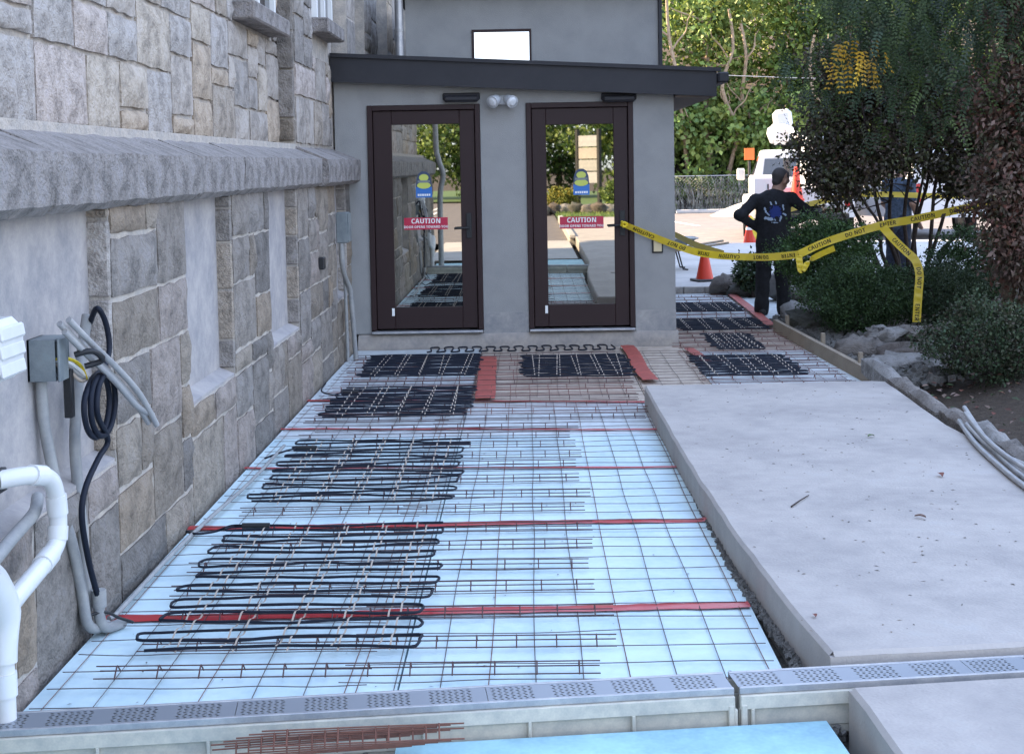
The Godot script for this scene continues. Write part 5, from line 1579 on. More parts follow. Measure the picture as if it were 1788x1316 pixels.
func far_things() -> void:
	cone("bright orange traffic cone standing on the far pavement beside the porch", V(2.46, 0.08, -19.75), 0.49, 0.125)
	cone("orange cone with white bands behind the worker, yellow tape wrapped round it", V(4.60, 0.0, -29.3), 0.62, 0.15, true)
	var tw := thing("caution_tape", "scrap of yellow tape wrapped round the banded cone", "tape")
	tape(tw, [V(4.58, 0.60, -29.2), V(4.68, 0.45, -29.13), V(4.66, 0.3, -29.1), V(4.74, 0.1, -29.06)], 0.08, V(1, 0, 0), V(0.5, 0.8, 0), false)
	bucket_truck()
	# second white vehicle behind the shrub
	var v := thing("white_van", "white van parked behind the dark shrub beyond the bucket truck", "van", V(8.6, 0, -33.0), 0.25)
	var b := MB.new()
	var prof := [[-2.4, 0.45], [2.35, 0.45], [2.45, 0.85], [1.7, 1.05], [1.0, 1.75], [0.6, 1.9], [-2.3, 1.95], [-2.45, 1.6]]
	var poly := PackedVector2Array()
	for q in prof: poly.append(Vector2(q[0], q[1]))
	b.prism(poly, -0.95, 0.95, Transform3D(Basis(V(0, 0, -1), V(1, 0, 0), V(0, -1, 0)) * Basis(V(1, 0, 0), V(0, 1, 0), V(0, 0, -1)), Vector3.ZERO))
	put("body", b.mesh(), M.paint, v)
	for s in [-1.0, 1.0]:
		put("side_window", box_mesh(V(0.02, 0.5, 2.6), 0.0), M.dark_glass, v, V(0.955 * s, 1.5, 0.4))
		for z in [-1.5, 1.5]: wheel(v, V(0.85 * s, 0.36, z), 0.36, 0.22)
		put("tail_light", box_mesh(V(0.14, 0.4, 0.03), 0.01), M.red_lens, v, V(0.85 * s, 1.0, 2.46))
	put("rear_window", box_mesh(V(1.5, 0.5, 0.02), 0.0), M.dark_glass, v, V(0, 1.55, 2.45))
	# wheelbarrow half hidden by the porch
	var w := thing("wheelbarrow", "grey wheelbarrow with wooden handles half hidden by the porch corner", "wheelbarrow", V(2.1, 0.08, -22.0))
	b = MB.new()
	b.hexa([V(-0.45, 0.30, 0.22), V(0.25, 0.34, 0.22), V(0.25, 0.34, -0.22), V(-0.45, 0.30, -0.22), V(-0.65, 0.50, 0.34), V(0.5, 0.50, 0.34), V(0.5, 0.50, -0.34), V(-0.65, 0.50, -0.34)])
	put("tray", b.mesh(), M.grey_box, w)
	put("tray_rim", tube_mesh(pv([V(-0.65, 0.5, 0.34), V(0.5, 0.5, 0.34), V(0.5, 0.5, -0.34), V(-0.65, 0.5, -0.34), V(-0.65, 0.5, 0.30)]), 0.014, 6), M.galv, w)
	for s in [-1.0, 1.0]:
		put("handle", tube_mesh(pv([V(-0.75, 0.22, 0.10 * s), V(0.2, 0.31, 0.24 * s), V(0.98, 0.42, 0.30 * s)]), 0.02, 6), M.wood, w)
		put("leg", tube_mesh(pv([V(0.2, 0.32, 0.22 * s), V(0.28, 0.02, 0.22 * s), V(0.36, 0.01, 0.22 * s)]), 0.014, 6), M.chassis, w)
	wheel(w, V(-0.8, 0.18, 0), 0.18, 0.09)
	# chain link fence overgrown with dry vines
	var f := thing("chain_link_fence", "chain link fence overgrown with dry grey vines at the back of the car park", "fence", V(6, 0, -49.5))
	f.position = Vector3.ZERO
	for k in 10: put("post", tube_mesh(pv([V(-3 + k * 2.6, -0.1, -49.5), V(-3 + k * 2.6, 1.30, -49.5)]), 0.03, 8), M.galv, f)
	put("rail", tube_mesh(pv([V(-3, 1.26, -49.5), V(20.4, 1.26, -49.5)]), 0.02, 6), M.galv, f)
	var ch := MB.new()
	for k in 190:
		var x := -3 + k * 0.123
		for s in [1.0, -1.0]: ch.tube(pv([V(x, 0.02, -49.5), V(x + 1.2 * s, 1.24, -49.5)]), 0.004, 3, false)
	stuff(put("chain_link", ch.mesh(), M.galv, f))
	var vi := MB.new()
	for k in 1500:
		var x := rf(-3, 20)
		var h := rf(0.5, 1.25)
		vi.tube(smooth([V(x, 0, -49.42 + rf(-0.08, 0.08)), V(x + rf(-0.1, 0.1), h * 0.5, -49.4 + rf(-0.08, 0.1)), V(x + rf(-0.25, 0.25), h, -49.4 + rf(-0.1, 0.1))], 2), rf(0.006, 0.016), 3, false)
	stuff(put("dry_vines", vi.mesh(), tmat(grey([[9, 0.02, 3, 1, 1]], 128), Color(0.42, 0.42, 0.38), 0.95, 1.0), f))
	var lv := MB.new()
	for k in 5200:
		lv.col = [Color(0.10, 0.14, 0.07), Color(0.15, 0.17, 0.11), Color(0.07, 0.10, 0.05)][rng.randi() % 3]
		lv.leaf(V(rf(-3, 20), pow(rf(0, 1), 0.6) * 1.25, -49.38 + rf(-0.1, 0.12)), rdir(), rdir(), rf(0.05, 0.1), rf(0.04, 0.07))
	stuff(put("leaves", lv.mesh(), M.leaf, f))
	for q in [[6.0, -48.7, "white concrete parking stop in front of the dry vine fence"], [8.6, -48.9, "white concrete parking stop half behind the gravel heap"]]:
		var o := put("parking_stop", box_mesh(V(1.8, 0.13, 0.16), 0.02), M.far_conc, null, V(q[0], 0.05, q[1]))
		tag(o, q[2], "parking stop", "parking stops by the fence")
	var gh := MB.new()
	var rows := []
	for j in 7:
		var row := []
		for i in 19:
			var a := TAU * (i % 18) / 18.0
			var rr := 1.5 * (1 - j / 6.0)
			row.append(V(cos(a) * rr * 1.1 + sin(a * 3 + j) * 0.05, 0.62 * pow(j / 6.0, 0.9), -sin(a) * rr))
		rows.append(row)
	gh.patch(rows, true)
	tag(put("gravel_heap", gh.mesh(), tmat(grey([[9, 0.05, 3, 1, 1]], 128), Color(0.8, 0.78, 0.74), 0.95, 2.0), null, V(7.55, -0.02, -46.0)), "heap of pale gravel in front of the fence behind the truck wheel", "gravel heap")
	var os := thing("orange_sign", "small orange square sign on a dark post beside the truck cab", "sign", V(5.72, 0, -36.5))
	put("post", tube_mesh(pv([V(0, 0, 0), V(0, 1.75, 0)]), 0.035, 8), M.chassis, os)
	put("panel", box_mesh(V(0.26, 0.30, 0.02), 0.005), M.orange_sign, os, V(0, 1.93, 0.03))
	tag(put("utility_cable", tube_mesh(smooth([V(1.2, 4.55, -40), V(6.0, 4.15, -40), V(11, 4.1, -40), V(22, 5.0, -40)], 6), 0.012, 5), M.galv), "thin pale overhead cable crossing in front of the wooded bank", "cable")

func bucket_truck() -> void:
	# local: rear at z = 0, front towards -z, left side x = -1.05
	var t := thing("bucket_truck", "white utility bucket truck parked tail on in the car park with its boom folded forward", "truck", V(5.98, 0.0, -30.9), -0.13)
	var b := MB.new()
	b.box(V(0, 0.62, -2.9), V(0.9, 0.16, 5.8), 0.01)
	put("chassis", b.mesh(), M.chassis, t)
	# service body: two side boxes, floor and tail
	b = MB.new()
	b.box(V(-0.76, 1.06, -1.35), V(0.60, 0.72, 2.7), 0.03)
	put("side_box", b.mesh(), M.paint, t)
	b = MB.new()
	b.box(V(0.76, 1.06, -1.35), V(0.60, 0.72, 2.7), 0.03)
	put("side_box", b.mesh(), M.paint, t)
	for s in [-1.0, 1.0]:
		for q in [[-0.35, 0.6], [-1.2, 0.8], [-2.15, 0.9]]:
			put("compartment_door", box_mesh(V(0.02, 0.56, q[1]), 0.006), M.paint, t, V(1.068 * s, 1.08, q[0]))
		put("tail_panel", box_mesh(V(0.52, 0.62, 0.02), 0.006), M.paint, t, V(0.76 * s, 1.06, 0.012))
		put("latch", box_mesh(V(0.03, 0.12, 0.02), 0.004), M.chassis, t, V(0.72 * s, 1.18, 0.032))
		put("tail_light", box_mesh(V(0.10, 0.16, 0.03), 0.008), M.red_lens, t, V(0.98 * s, 0.80, 0.03))
	put("bed_floor", box_mesh(V(0.9, 0.08, 2.7), 0.01), M.paint, t, V(0, 0.80, -1.35))
	put("tailgate", box_mesh(V(0.90, 0.36, 0.06), 0.01), M.paint, t, V(0, 0.98, -0.05))
	put("bumper", box_mesh(V(2.0, 0.14, 0.3), 0.02), M.chassis, t, V(0, 0.52, 0.12))
	# flared rear fenders
	for s in [-1.0, 1.0]:
		b = MB.new()
		var rows := []
		for i in 9:
			var a := PI * i / 8.0
			rows.append([V(s * 0.9, 0.45 + 0.56 * sin(a), -1.5 + 0.58 * cos(a)), V(s * 1.22, 0.45 + 0.54 * sin(a), -1.5 + 0.56 * cos(a)), V(s * 1.25, 0.45 + 0.47 * sin(a), -1.5 + 0.49 * cos(a))])
		b.patch(rows)
		put("fender", b.mesh(), M.paint, t)
		wheel(t, V(1.02 * s, 0.40, -1.5), 0.40, 0.42)
		wheel(t, V(0.90 * s, 0.40, -4.85), 0.40, 0.26)
	# cab: lofted sections
	var secs := [[-2.85, 0.55, 1.25, 0.98], [-2.85, 1.28, 1.28, 0.98], [-2.98, 1.90, 1.92, 0.80], [-3.3, 1.99, 1.99, 0.76], [-4.2, 1.99, 1.99, 0.76], [-4.9, 1.42, 1.42, 0.92], [-6.0, 1.25, 1.25, 0.92], [-6.15, 0.95, 0.95, 0.90], [-6.15, 0.55, 0.55, 0.90]]
	var rows2 := []
	for q in secs:
		rows2.append([V(-q[3], q[1], q[0]), V(-q[3] * 0.9, q[1] + 0.02, q[0]), V(q[3] * 0.9, q[1] + 0.02, q[0]), V(q[3], q[1], q[0])])
	b = MB.new()
	for i in rows2.size() - 1:
		for j in 3: b.quad(rows2[i][j], rows2[i][j + 1], rows2[i + 1][j + 1], rows2[i + 1][j])
	for s in [-1.0, 1.0]:   # sides
		var side := PackedVector2Array()
		for q in secs: side.append(Vector2(q[0], q[1]))
		var tri := Geometry2D.triangulate_polygon(side)
		for k in range(0, tri.size(), 3):
			var p := []
			for e in 3: p.append(V(s * secs[tri[k + e]][3], secs[tri[k + e]][1], secs[tri[k + e]][0]))
			var nn: Vector3 = (p[1] - p[0]).cross(p[2] - p[0])
			if nn.x * s > 0: b.tri(p[0], p[1], p[2])
			else: b.tri(p[0], p[2], p[1])
	put("cab", b.mesh(), M.paint, t)
	b = MB.new()
	b.quad(V(-0.74, 1.36, -2.855), V(0.74, 1.36, -2.855), V(0.68, 1.80, -2.945), V(-0.68, 1.80, -2.945))
	put("rear_window", b.mesh(), M.dark_glass, t)
	for s in [-1.0, 1.0]:
		b = MB.new()
		var q := [V(s * 0.975, 1.34, -3.1), V(s * 0.975, 1.34, -4.7), V(s * 0.80, 1.86, -4.15), V(s * 0.80, 1.86, -3.2)]
		if s > 0: b.quad(q[0], q[1], q[2], q[3])
		else: b.quad(q[3], q[2], q[1], q[0])
		put("side_window", b.mesh(), M.dark_glass, t)
		put("mirror", box_mesh(V(0.20, 0.30, 0.10), 0.03), M.paint, t, V(s * 1.22, 1.42, -4.5))
		put("mirror_arm", tube_mesh(pv([V(s * 0.92, 1.30, -4.5), V(s * 1.20, 1.38, -4.5)]), 0.025, 6), M.chassis, t)
	# boom and covered bucket
	b = MB.new()
	b.lathe([Vector2(0.26, 0.82), Vector2(0.26, 1.2), Vector2(0.18, 1.3), Vector2(0.18, 1.85), Vector2(0.0, 1.9)], 16, Transform3D(Basis.IDENTITY, V(0.25, 0, -1.6)))
	put("turret", b.mesh(), M.paint, t)
	var bm := MB.new()
	bm.box(V(0.25, 2.05, -0.3), V(0.26, 0.30, 3.4), 0.04, Basis(V(1, 0, 0), -0.04))
	put("lower_boom", bm.mesh(), M.paint, t)
	bm = MB.new()
	bm.tube(pv([V(0.2, 2.1, 1.2), V(0.0, 2.25, -0.5), V(-0.15, 2.50, -2.3)]), 0.09, 10)
	put("upper_boom", bm.mesh(), M.paint, t)
	var bkm := MB.new()
	bkm.box(Vector3.ZERO, V(0.44, 0.46, 0.44), 0.09, Basis(V(0, 0, 1), 0.12))
	var bk := bkm.mesh()
	put("bucket_cover", bk, M.paint, t, V(-0.28, 2.72, -2.5))
	put("bucket", boulder_mesh(V(0.29, 0.25, 0.27), 9, 0.16), M.paint, t, V(-0.34, 2.38, -2.4))
	for q in [[-0.12, 0.22, 0.0]]:
		var cn := MB.new()
		cn.lathe([Vector2(0.17, 0.62), Vector2(0.17, 0.66), Vector2(0.14, 0.68), Vector2(0.045, 1.35), Vector2(0, 1.36)], 16, Transform3D(Basis.IDENTITY, V(q[0], 0.25, q[1])))
		put("stored_cone", cn.mesh(), M.cone, t)

# ---------------------------------------------------------------- what the door glass mirrors
func behind_camera() -> void:
	var sg := thing("notice_board", "tall notice board with pale panels between two dark posts on the lawn behind the viewer", "sign", V(2.3, 0.06, 26.5), 0.9)
	for s in [-1.0, 1.0]: put("post", box_mesh(V(0.14, 3.0, 0.14), 0.01), M.chassis, sg, V(0.62 * s, 1.5, 0))
	for k in 4: put("panel", box_mesh(V(1.08, 0.42, 0.06), 0.01), [M.galv, M.kerb, M.conduit, M.galv][k], sg, V(0, 2.55 - k * 0.46, 0))
	var wl := thing("low_stone_wall", "low rubble wall across the lawn behind the viewer", "wall", V(3, 0, 21.5))
	wl.position = Vector3.ZERO
	for k in 22: put("stone", boulder_mesh(V(0.24, 0.20, 0.2), k + 50), M.boulder[k % 4], wl, V(0.5 + k * 0.38, 0.15 + (k % 2) * 0.06, 21.5 + sin(k * 0.9) * 0.3))
	bush("yellowish shrub by the low stone wall behind the viewer", V(1.2, 0.05, 24.0), V(0.8, 0.45, 0.6), 200, 0.08, [Color(0.35, 0.28, 0.03), Color(0.22, 0.22, 0.04), Color(0.12, 0.16, 0.03)], "", "yellow_shrub")
	bush("green shrub beside the notice board behind the viewer", V(3.3, 0.05, 24.5), V(0.7, 0.6, 0.6), 160, 0.09, GREEN_SUN, "", "green_shrub")
	var spots := [[-7.0, 46.0, 3.4, 5.2], [-2.4, 44.0, 3.0, 5.0], [1.6, 47.0, 3.2, 5.2], [5.4, 42.0, 3.0, 5.6], [10.5, 45.0, 4.0, 6.0], [-13.0, 48.0, 4.0, 6.0], [16.0, 40.0, 4.0, 6.5]]
	var where := ["round tree across the road behind the viewer, beside the drive", "dark tree behind the notice board", "tree behind the low stone wall", "tree beyond the yellow shrub", "wide tree at the lawn's far corner", "broad tree furthest along the road behind the viewer", "tall tree at the side of the drive behind the viewer"]
	for k in spots.size():
		var q: Array = spots[k]
		var t := thing("lawn_tree", where[k], "tree", V(q[0], 0.05, q[1]), 0, "trees behind the viewer")
		var m := MB.new()
		limb(V(0, -0.1, 0), V(0.1, q[3] * 0.6, 0), 0.2, 0.08, 0.1, m, 4)
		put("trunk", m.mesh(), M.bark, t)
		m = MB.new()
		clumps(m, V(0, q[3] * 0.55, 0), V(q[2] * 1.25, q[3] * 0.52, 2.4), 330, 14, 0.30, 0.30, GREEN_DEEP + GREEN_SUN, 0.3, 0.6, 0.6)
		stuff(put("crown", m.mesh(), M.leaf, t))
	var gr := MB.new()
	for k in 9000:
		var p := V(rf(0.9, 9), 0.06, rf(16.5, 30))
		gr.col = GREEN_SUN[rng.randi() % 5] * rf(0.8, 1.2)
		gr.leaf(p, (V(rf(-0.6, 0.6), 1, rf(-0.6, 0.6))).normalized(), V(rf(-1, 1), 0.2, rf(-1, 1)).normalized(), rf(0.06, 0.12), 0.02)
	stuff(put("lawn_grass", gr.mesh(), M.leaf)).set_meta("label", "short lawn grass behind the viewer")
	var l := MB.new()
	for k in 5: l.box(V(-2.6 - 0.3 * k, -0.004, 9 + k * 5.5), V(0.12, 0.006, 3.0))
	struct("road_marking", l.mesh(), M.line)
	var kb := MB.new()
	kb.box(V(0.98, 0.04, 10.6), V(0.15, 0.26, 11.8), 0.02)
	struct("road_kerb", kb.mesh(), M.far_conc)

# ---------------------------------------------------------------- trees
func trees() -> void:
	# wooded bank: trees one can tell apart, with trunks
	var spots := [[3.2, -52.0, 7.5, 2.4, 0], [6.4, -52.5, 8.5, 2.6, 1], [9.2, -53.5, 9.0, 2.6, 0], [12.2, -53.0, 8.5, 2.8, 2], [15.5, -54.0, 9.0, 3.0, 0], [19.0, -53.0, 8.5, 3.0, 1], [4.6, -57.0, 12.0, 3.0, 2], [8.0, -58.5, 12.5, 3.0, 1], [11.5, -58.0, 13.0, 3.4, 0], [16.0, -59.0, 13.0, 3.6, 2], [21.0, -58.0, 13.0, 3.6, 1], [0.0, -56.0, 11.0, 3.0, 0], [-4.0, -55.0, 11.0, 3.2, 1]]
	var kind := ["light green", "yellow green", "mid green"]
	var where := ["by the porch eave, low on the wooded bank", "with a pale bent trunk above the fence", "above the bucket cover on the bank", "behind the dark shrub's top on the bank", "on the bank behind the hanging branches", "on the bank at the russet shrub's side", "second row above the porch eave", "second row above the truck cab", "second row above the bucket", "second row behind the yellow leaf cluster", "second row behind the russet shrub", "partly behind the upper storey", "hidden mostly behind the porch"]
	for k in spots.size():
		var q: Array = spots[k]
		var gy := -0.2 + 15.0 * pow(clampf((-q[1] - 50.6) / 30.0, 0, 1), 0.85)
		var t := thing("bank_tree", "%s tree %s" % [kind[q[4]], where[k]], "tree", V(q[0], gy, q[1]), 0, "trees on the wooded bank")
		var m := MB.new()
		var h: float = q[2] - gy
		var lean := V(rf(-1.2, 1.2), 0, 0.3)
		var line := limb(V(0, -0.3, 0), V(0, h * 0.85, 0) + lean, 0.16, 0.05, 0.35, m, 6)
		for j in 6:
			var o: Vector3 = line[int(line.size() * rf(0.3, 0.9))]
			limb(o, o + V(rf(-1.6, 1.6), rf(0.4, 1.4), rf(-0.4, 0.9)), 0.06, 0.015, 0.15, m, 4)
		put("trunk", m.mesh(), M.bark_pale, t)
		m = MB.new()
		var cols: Array = [GREEN_SUN, GREEN_SUN + [Color(0.2, 0.22, 0.04)], GREEN_SUN + GREEN_DEEP][q[4]]
		clumps(m, V(lean.x * 0.5, h * 0.58, 0.2), V(q[3] * 0.8, h * 0.5, 1.5), 190, 13, 0.24, 0.24, cols, 0.5, 0.7, 0.62)
		clumps(m, V(lean.x, h * 0.85, 0.2), V(q[3], h * 0.28, 1.7), 110, 13, 0.26, 0.24, cols, 0.5, 0.7, 0.62)
		stuff(put("crown", m.mesh(), M.leaf, t))
	var un := MB.new()
	for k in 520:   # creeper and undergrowth over the foot of the bank
		var x := rf(-4, 22)
		var z := rf(-54, -50.0)
		var y := -0.2 + 15.0 * pow(clampf((-z - 50.6) / 30.0, 0.0, 1), 0.85)
		clumps(un, V(x, y + 0.3 + 3.6 * pow(rf(0, 1), 1.4), z), V(0.9, 0.8, 0.5), 9, 13, 0.17, 0.22, GREEN_SUN, 0.6, 0.9, 0.75)
	stuff(put("undergrowth", un.mesh(), M.leaf)).set_meta("label", "bright green creeper and undergrowth covering the foot of the bank")
	for q in [[5.6, -50.9, 7.7, 0.7, 0], [8.3, -51.4, 6.6, 0.7, 1], [9.6, -51.0, 6.0, -0.9, 2], [6.9, -51.2, 7.0, -0.5, 3]]:
		var t := thing("bare_trunk", ["pale slender trunk rising beside the porch roof", "pale bent trunk leaning over the truck cab", "forked bare trunk above the covered bucket", "thin grey trunk between the two pale ones"][q[4]], "tree", V(q[0], 0.2, q[1]), 0, "bare trunks on the bank")
		var m := MB.new()
		var line := limb(V(0.4, -0.3, 0), V(-q[3] * 0.8, q[2], 0.2), 0.10, 0.05, 0.22, m, 5)
		put("trunk", m.mesh(), M.bark_pale, t)
		for j in 5:
			m = MB.new()
			var o: Vector3 = line[int(line.size() * rf(0.3, 0.9))]
			limb(o, o + V(rf(-1.3, 1.3), rf(0.5, 1.5), rf(0, 0.4)), 0.04, 0.012, 0.12, m, 4)
			put("branch", m.mesh(), M.bark_pale, t)
	# feathery tree hanging in from above
	var t := thing("honey_locust", "feathery dark green tree hanging its branches over the bed with one yellow cluster", "tree", V(7.4, 0.2, -12.2))
	var m := MB.new()
	var tr := limb(V(0, -0.3, 0), V(-0.4, 4.4, 0.2), 0.17, 0.11, 0.1, m, 6)
	put("trunk", m.mesh(), M.bark_dark, t)
	var fr := MB.new()
	var gold := MB.new()
	for k in 15:
		var a := V(-0.35, rf(3.2, 4.4), 0.1)
		var e := V(-0.8 - k * 0.26 + rf(-0.3, 0.2), rf(2.75, 3.5), rf(-2.2, 1.6))
		m = MB.new()
		var line := limb(a, e, 0.045, 0.010, 0.14, m, 5)
		for j in 7:
			var o: Vector3 = line[int(line.size() * rf(0.35, 0.99))]
			var tip := o + V(rf(-0.5, 0.3), rf(-0.9, 0.2), rf(-0.4, 0.4))
			var tw := limb(o, tip, 0.006, 0.002, 0.05, m, 3)
			for s in tw.size():
				for r in 3: frond(fr, tw[s], V(rf(-0.7, 0.7), -0.75, rf(-0.7, 0.7)).normalized(), rf(0.14, 0.24), GREEN_TEAL)
		put("branch", m.mesh(), M.bark_dark, t)
	# wide curtain of foliage along the branch layer
	for k in 4200:
		var p := V(rf(-5.05, 0.5), 0, rf(-1.6, 1.2))
		var lowest := 1.95 + 0.35 * sin(p.x * 1.7) + (0.45 if p.x < -4.2 else 0.0)
		p.y = lerpf(lowest, 3.5, pow(rf(0, 1), 0.8))
		if sin(p.x * 3.1 + 1.0) + sin(p.y * 4.3 + p.z * 2.0) < -0.9: continue
		frond(fr, p, V(rf(-0.7, 0.7), -0.8, rf(-0.7, 0.7)).normalized(), rf(0.16, 0.28), GREEN_TEAL)
	for k in 30:
		var p := V(-4.76 + rng.randfn(0, 0.10), 2.36 + rng.randfn(0, 0.10), 0.9 + rng.randfn(0, 0.12))
		frond(gold, p, V(rf(-0.4, 0.4), -0.9, rf(-0.4, 0.4)).normalized(), rf(0.12, 0.2), GOLD)
	stuff(put("foliage", fr.mesh(), M.leaf, t))
	put("yellow_leaves", gold.mesh(), M.leaf, t)
	# a larger shade tree out of frame to the right, whose crown closes the sky there
	t = thing("shade_tree", "large leafy tree standing behind the bed outside the picture edge", "tree", V(9.5, 0.2, -17.5))
	m = MB.new()
	limb(V(0, -0.3, 0), V(0.2, 5.0, 0), 0.22, 0.12, 0.12, m, 5)
	put("trunk", m.mesh(), M.bark, t)
	m = MB.new()
	clumps(m, V(-0.6, 3.8, 0), V(3.2, 2.6, 2.2), 420, 14, 0.2, 0.16, GREEN_DEEP + GREEN_TEAL, 0.5, 0.7, 0.6)
	stuff(put("crown", m.mesh(), M.leaf, t))

func frond(b: MB, p: Vector3, d: Vector3, l: float, cols: Array) -> void:
	var side := d.cross(rdir()).normalized()
	var nn := side.cross(d).normalized()
	var c: Color = cols[rng.randi() % cols.size()] * rf(0.7, 1.3)
	c.a = 1
	b.col = c
	var n := int(l / 0.028)
	var bend := V(rf(-0.3, 0.3), -0.25, rf(-0.3, 0.3))
	for k in n:
		var f := float(k) / n
		var o := p + d * l * f + bend * l * f * f
		for s in [-1.0, 1.0]:
			b.leaf(o, (d * 0.55 + side * s).normalized(), nn, 0.048 * (1.0 - 0.35 * f), 0.020)

# ---------------------------------------------------------------- people
func hand_bones(w: Vector3, d: Vector3, side: Vector3, curl: Vector3, sc := 1.0) -> Array:
	var o := []
	var palm := w + d * 0.075 * sc
	for s in [-0.028, -0.010, 0.010, 0.028]: o.append([w + side * s * 0.55, palm + side * s, 0.016, 0.014])
	var ln := [0.055, 0.075, 0.080, 0.070]
	for k in 4:
		var a: Vector3 = palm + side * [0.031, 0.011, -0.010, -0.030][k]
		var m: Vector3 = a + (d + curl * 0.35).normalized() * ln[3 - k] * 0.55
		var e: Vector3 = m + (d + curl * 1.2).normalized() * ln[3 - k] * 0.5
		o.append([a, m, 0.0095, 0.009]); o.append([m, e, 0.009, 0.0075])
	var th: Vector3 = w + d * 0.02 + side * 0.028
	var tm := th + (side * 0.9 + d * 0.5 + curl * 0.3).normalized() * 0.04
	o.append([th, tm, 0.013, 0.011]); o.append([tm, tm + (d + side * 0.3 + curl * 0.5).normalized() * 0.035, 0.011, 0.009])
	return o

func shifted(m: ArrayMesh) -> ArrayMesh: return m

# a figure facing -z; joints in metres
func figure(t: Node3D, J: Dictionary, shirt: Material, pants: Material, look: Vector3, long_sleeve: bool) -> void:
	var hip: Vector3 = J.hip
	var chest: Vector3 = J.chest
	var neck: Vector3 = J.neck
	var head: Vector3 = J.head
	var up := (head - neck).normalized()
	var f := (look - up * look.dot(up)).normalized()
	var r := f.cross(up).normalized()
	# continuous body
	var bn := [
		[hip + V(0, 0.02, 0), chest + V(0, -0.12, 0), 0.15, 0.15, 0.72], [chest + V(0, -0.12, 0), chest, 0.155, 0.15, 0.72],
		[chest, neck + V(0, -0.05, 0), 0.12, 0.07, 0.9], [neck + V(0, -0.06, 0), head + V(0, -0.04, 0) - f * 0.015, 0.058, 0.055]]
	for s in [0, 1]:
		bn.append([neck + V(0, -0.08, 0) + (J.sh[s] - neck) * 0.35, J.sh[s], 0.060, 0.052]); bn.append([J.sh[s], J.el[s], 0.052, 0.042]); bn.append([J.el[s], J.wr[s], 0.041, 0.028])
		bn.append([hip + (J.hj[s] - hip) * 0.7, J.kn[s], 0.088, 0.056]); bn.append([J.kn[s], J.an[s], 0.055, 0.036]); bn.append([J.an[s] + V(0, -0.03, 0.02), J.an[s] + V(0, -0.045, -0.14), 0.036, 0.03])
	put("body", body(bn, 0.016, 0.04), M.skin, t)
	# head and hands on finer grids
	var hb := [[head + up * 0.03 + f * 0.012, head + up * 0.045 - f * 0.03, 0.083, 0.088], [head - up * 0.05 + f * 0.035, head + up * 0.01 + f * 0.03, 0.058, 0.068], [head - up * 0.085 + f * 0.055, head - up * 0.06 + f * 0.045, 0.030, 0.04],
		[head + up * 0.012 + f * 0.095, head - up * 0.022 + f * 0.112, 0.010, 0.016], [head + up * 0.034 + f * 0.082 - r * 0.04, head + up * 0.034 + f * 0.082 + r * 0.04, 0.014, 0.014],
		[head - up * 0.055 + f * 0.085 - r * 0.018, head - up * 0.055 + f * 0.085 + r * 0.018, 0.011, 0.011], [neck, head - up * 0.05 - f * 0.01, 0.056, 0.054]]
	for s in [-1.0, 1.0]: hb.append([head + r * 0.078 * s + up * 0.015, head + r * 0.083 * s - up * 0.025, 0.014, 0.010]); 
	put("head", body(hb, 0.006, 0.022), M.skin, t)
	for s in [-1.0, 1.0]:
		put("eye", box_mesh(V(0.022, 0.010, 0.012), 0.003), M.black, t, head + up * 0.015 + f * 0.088 + r * 0.032 * s)
	for s in [0, 1]:
		var d: Vector3 = (J.wr[s] - J.el[s]).normalized()
		d = (d + J.hd[s] * 0.7).normalized()
		var sd := d.cross(V(0, 0, -1) if absf(d.z) < 0.8 else V(1, 0, 0)).normalized() * (1.0 if s == 0 else -1.0)
		put("hand", body(hand_bones(J.wr[s], d, sd, V(0, -0.3, -0.8)), 0.005, 0.010), M.skin, t)
	# hair: a cap over the back and top
	var hh := [[head + up * 0.052 - f * 0.005, head + up * 0.05 - f * 0.04, 0.084, 0.086], [head + up * 0.02 - f * 0.045, head - up * 0.035 - f * 0.045, 0.075, 0.055]]
	put("hair", body(hh, 0.008, 0.02), M.hair, t)
	# clothes
	var sb := [[hip + V(0, -0.03, 0), chest + V(0, -0.14, 0), 0.194, 0.19, 0.72], [chest + V(0, -0.14, 0), chest + V(0, 0.0, 0), 0.196, 0.192, 0.68], [chest, neck + V(0, -0.055, 0), 0.145, 0.078, 0.85]]
	for s in [0, 1]:
		sb.append([neck + V(0, -0.07, 0) + (J.sh[s] - neck) * 0.35, J.sh[s], 0.072, 0.066])
		var e2: Vector3 = J.el[s] if long_sleeve else (J.sh[s] as Vector3).lerp(J.el[s], 0.75)
		sb.append([J.sh[s], e2, 0.066, 0.060 if long_sleeve else 0.068])
		if long_sleeve: sb.append([J.el[s], (J.el[s] as Vector3).lerp(J.wr[s], 0.97), 0.059, 0.044])
	fill_field(sb, 0.014, 0.035)
	# folds
	var nf := FastNoiseLite.new()
	nf.seed = 4; nf.frequency = 9.0
	for y in fd.y:
		for z in fd.z:
			for x in fd.x:
				var i := (y * fd.z + z) * fd.x + x
				if absf(field[i]) < 0.03:
					var p := fo + V(x, y, z) * fc
					field[i] += 0.011 * nf.get_noise_3d(p.x, p.y * 0.55, p.z)
	put("shirt", nets(), shirt, t)
	if J.get("print", false): shirt_print(t, chest)
	var pb := [[hip + V(-0.06, 0.04, 0), hip + V(0.06, 0.04, 0), 0.132, 0.132, 0.85], [hip + V(-0.05, -0.06, 0), hip + V(0.05, -0.06, 0), 0.125, 0.125, 0.95]]
	for s in [0, 1]:
		pb.append([J.hj[s], J.kn[s], 0.108, 0.082]); pb.append([J.kn[s], J.an[s] + V(0, 0.02, 0), 0.082, 0.076]); pb.append([J.an[s] + V(0, 0.05, 0), J.an[s] + V(0, -0.035, -0.01), 0.078, 0.082])
	fill_field(pb, 0.015, 0.03)
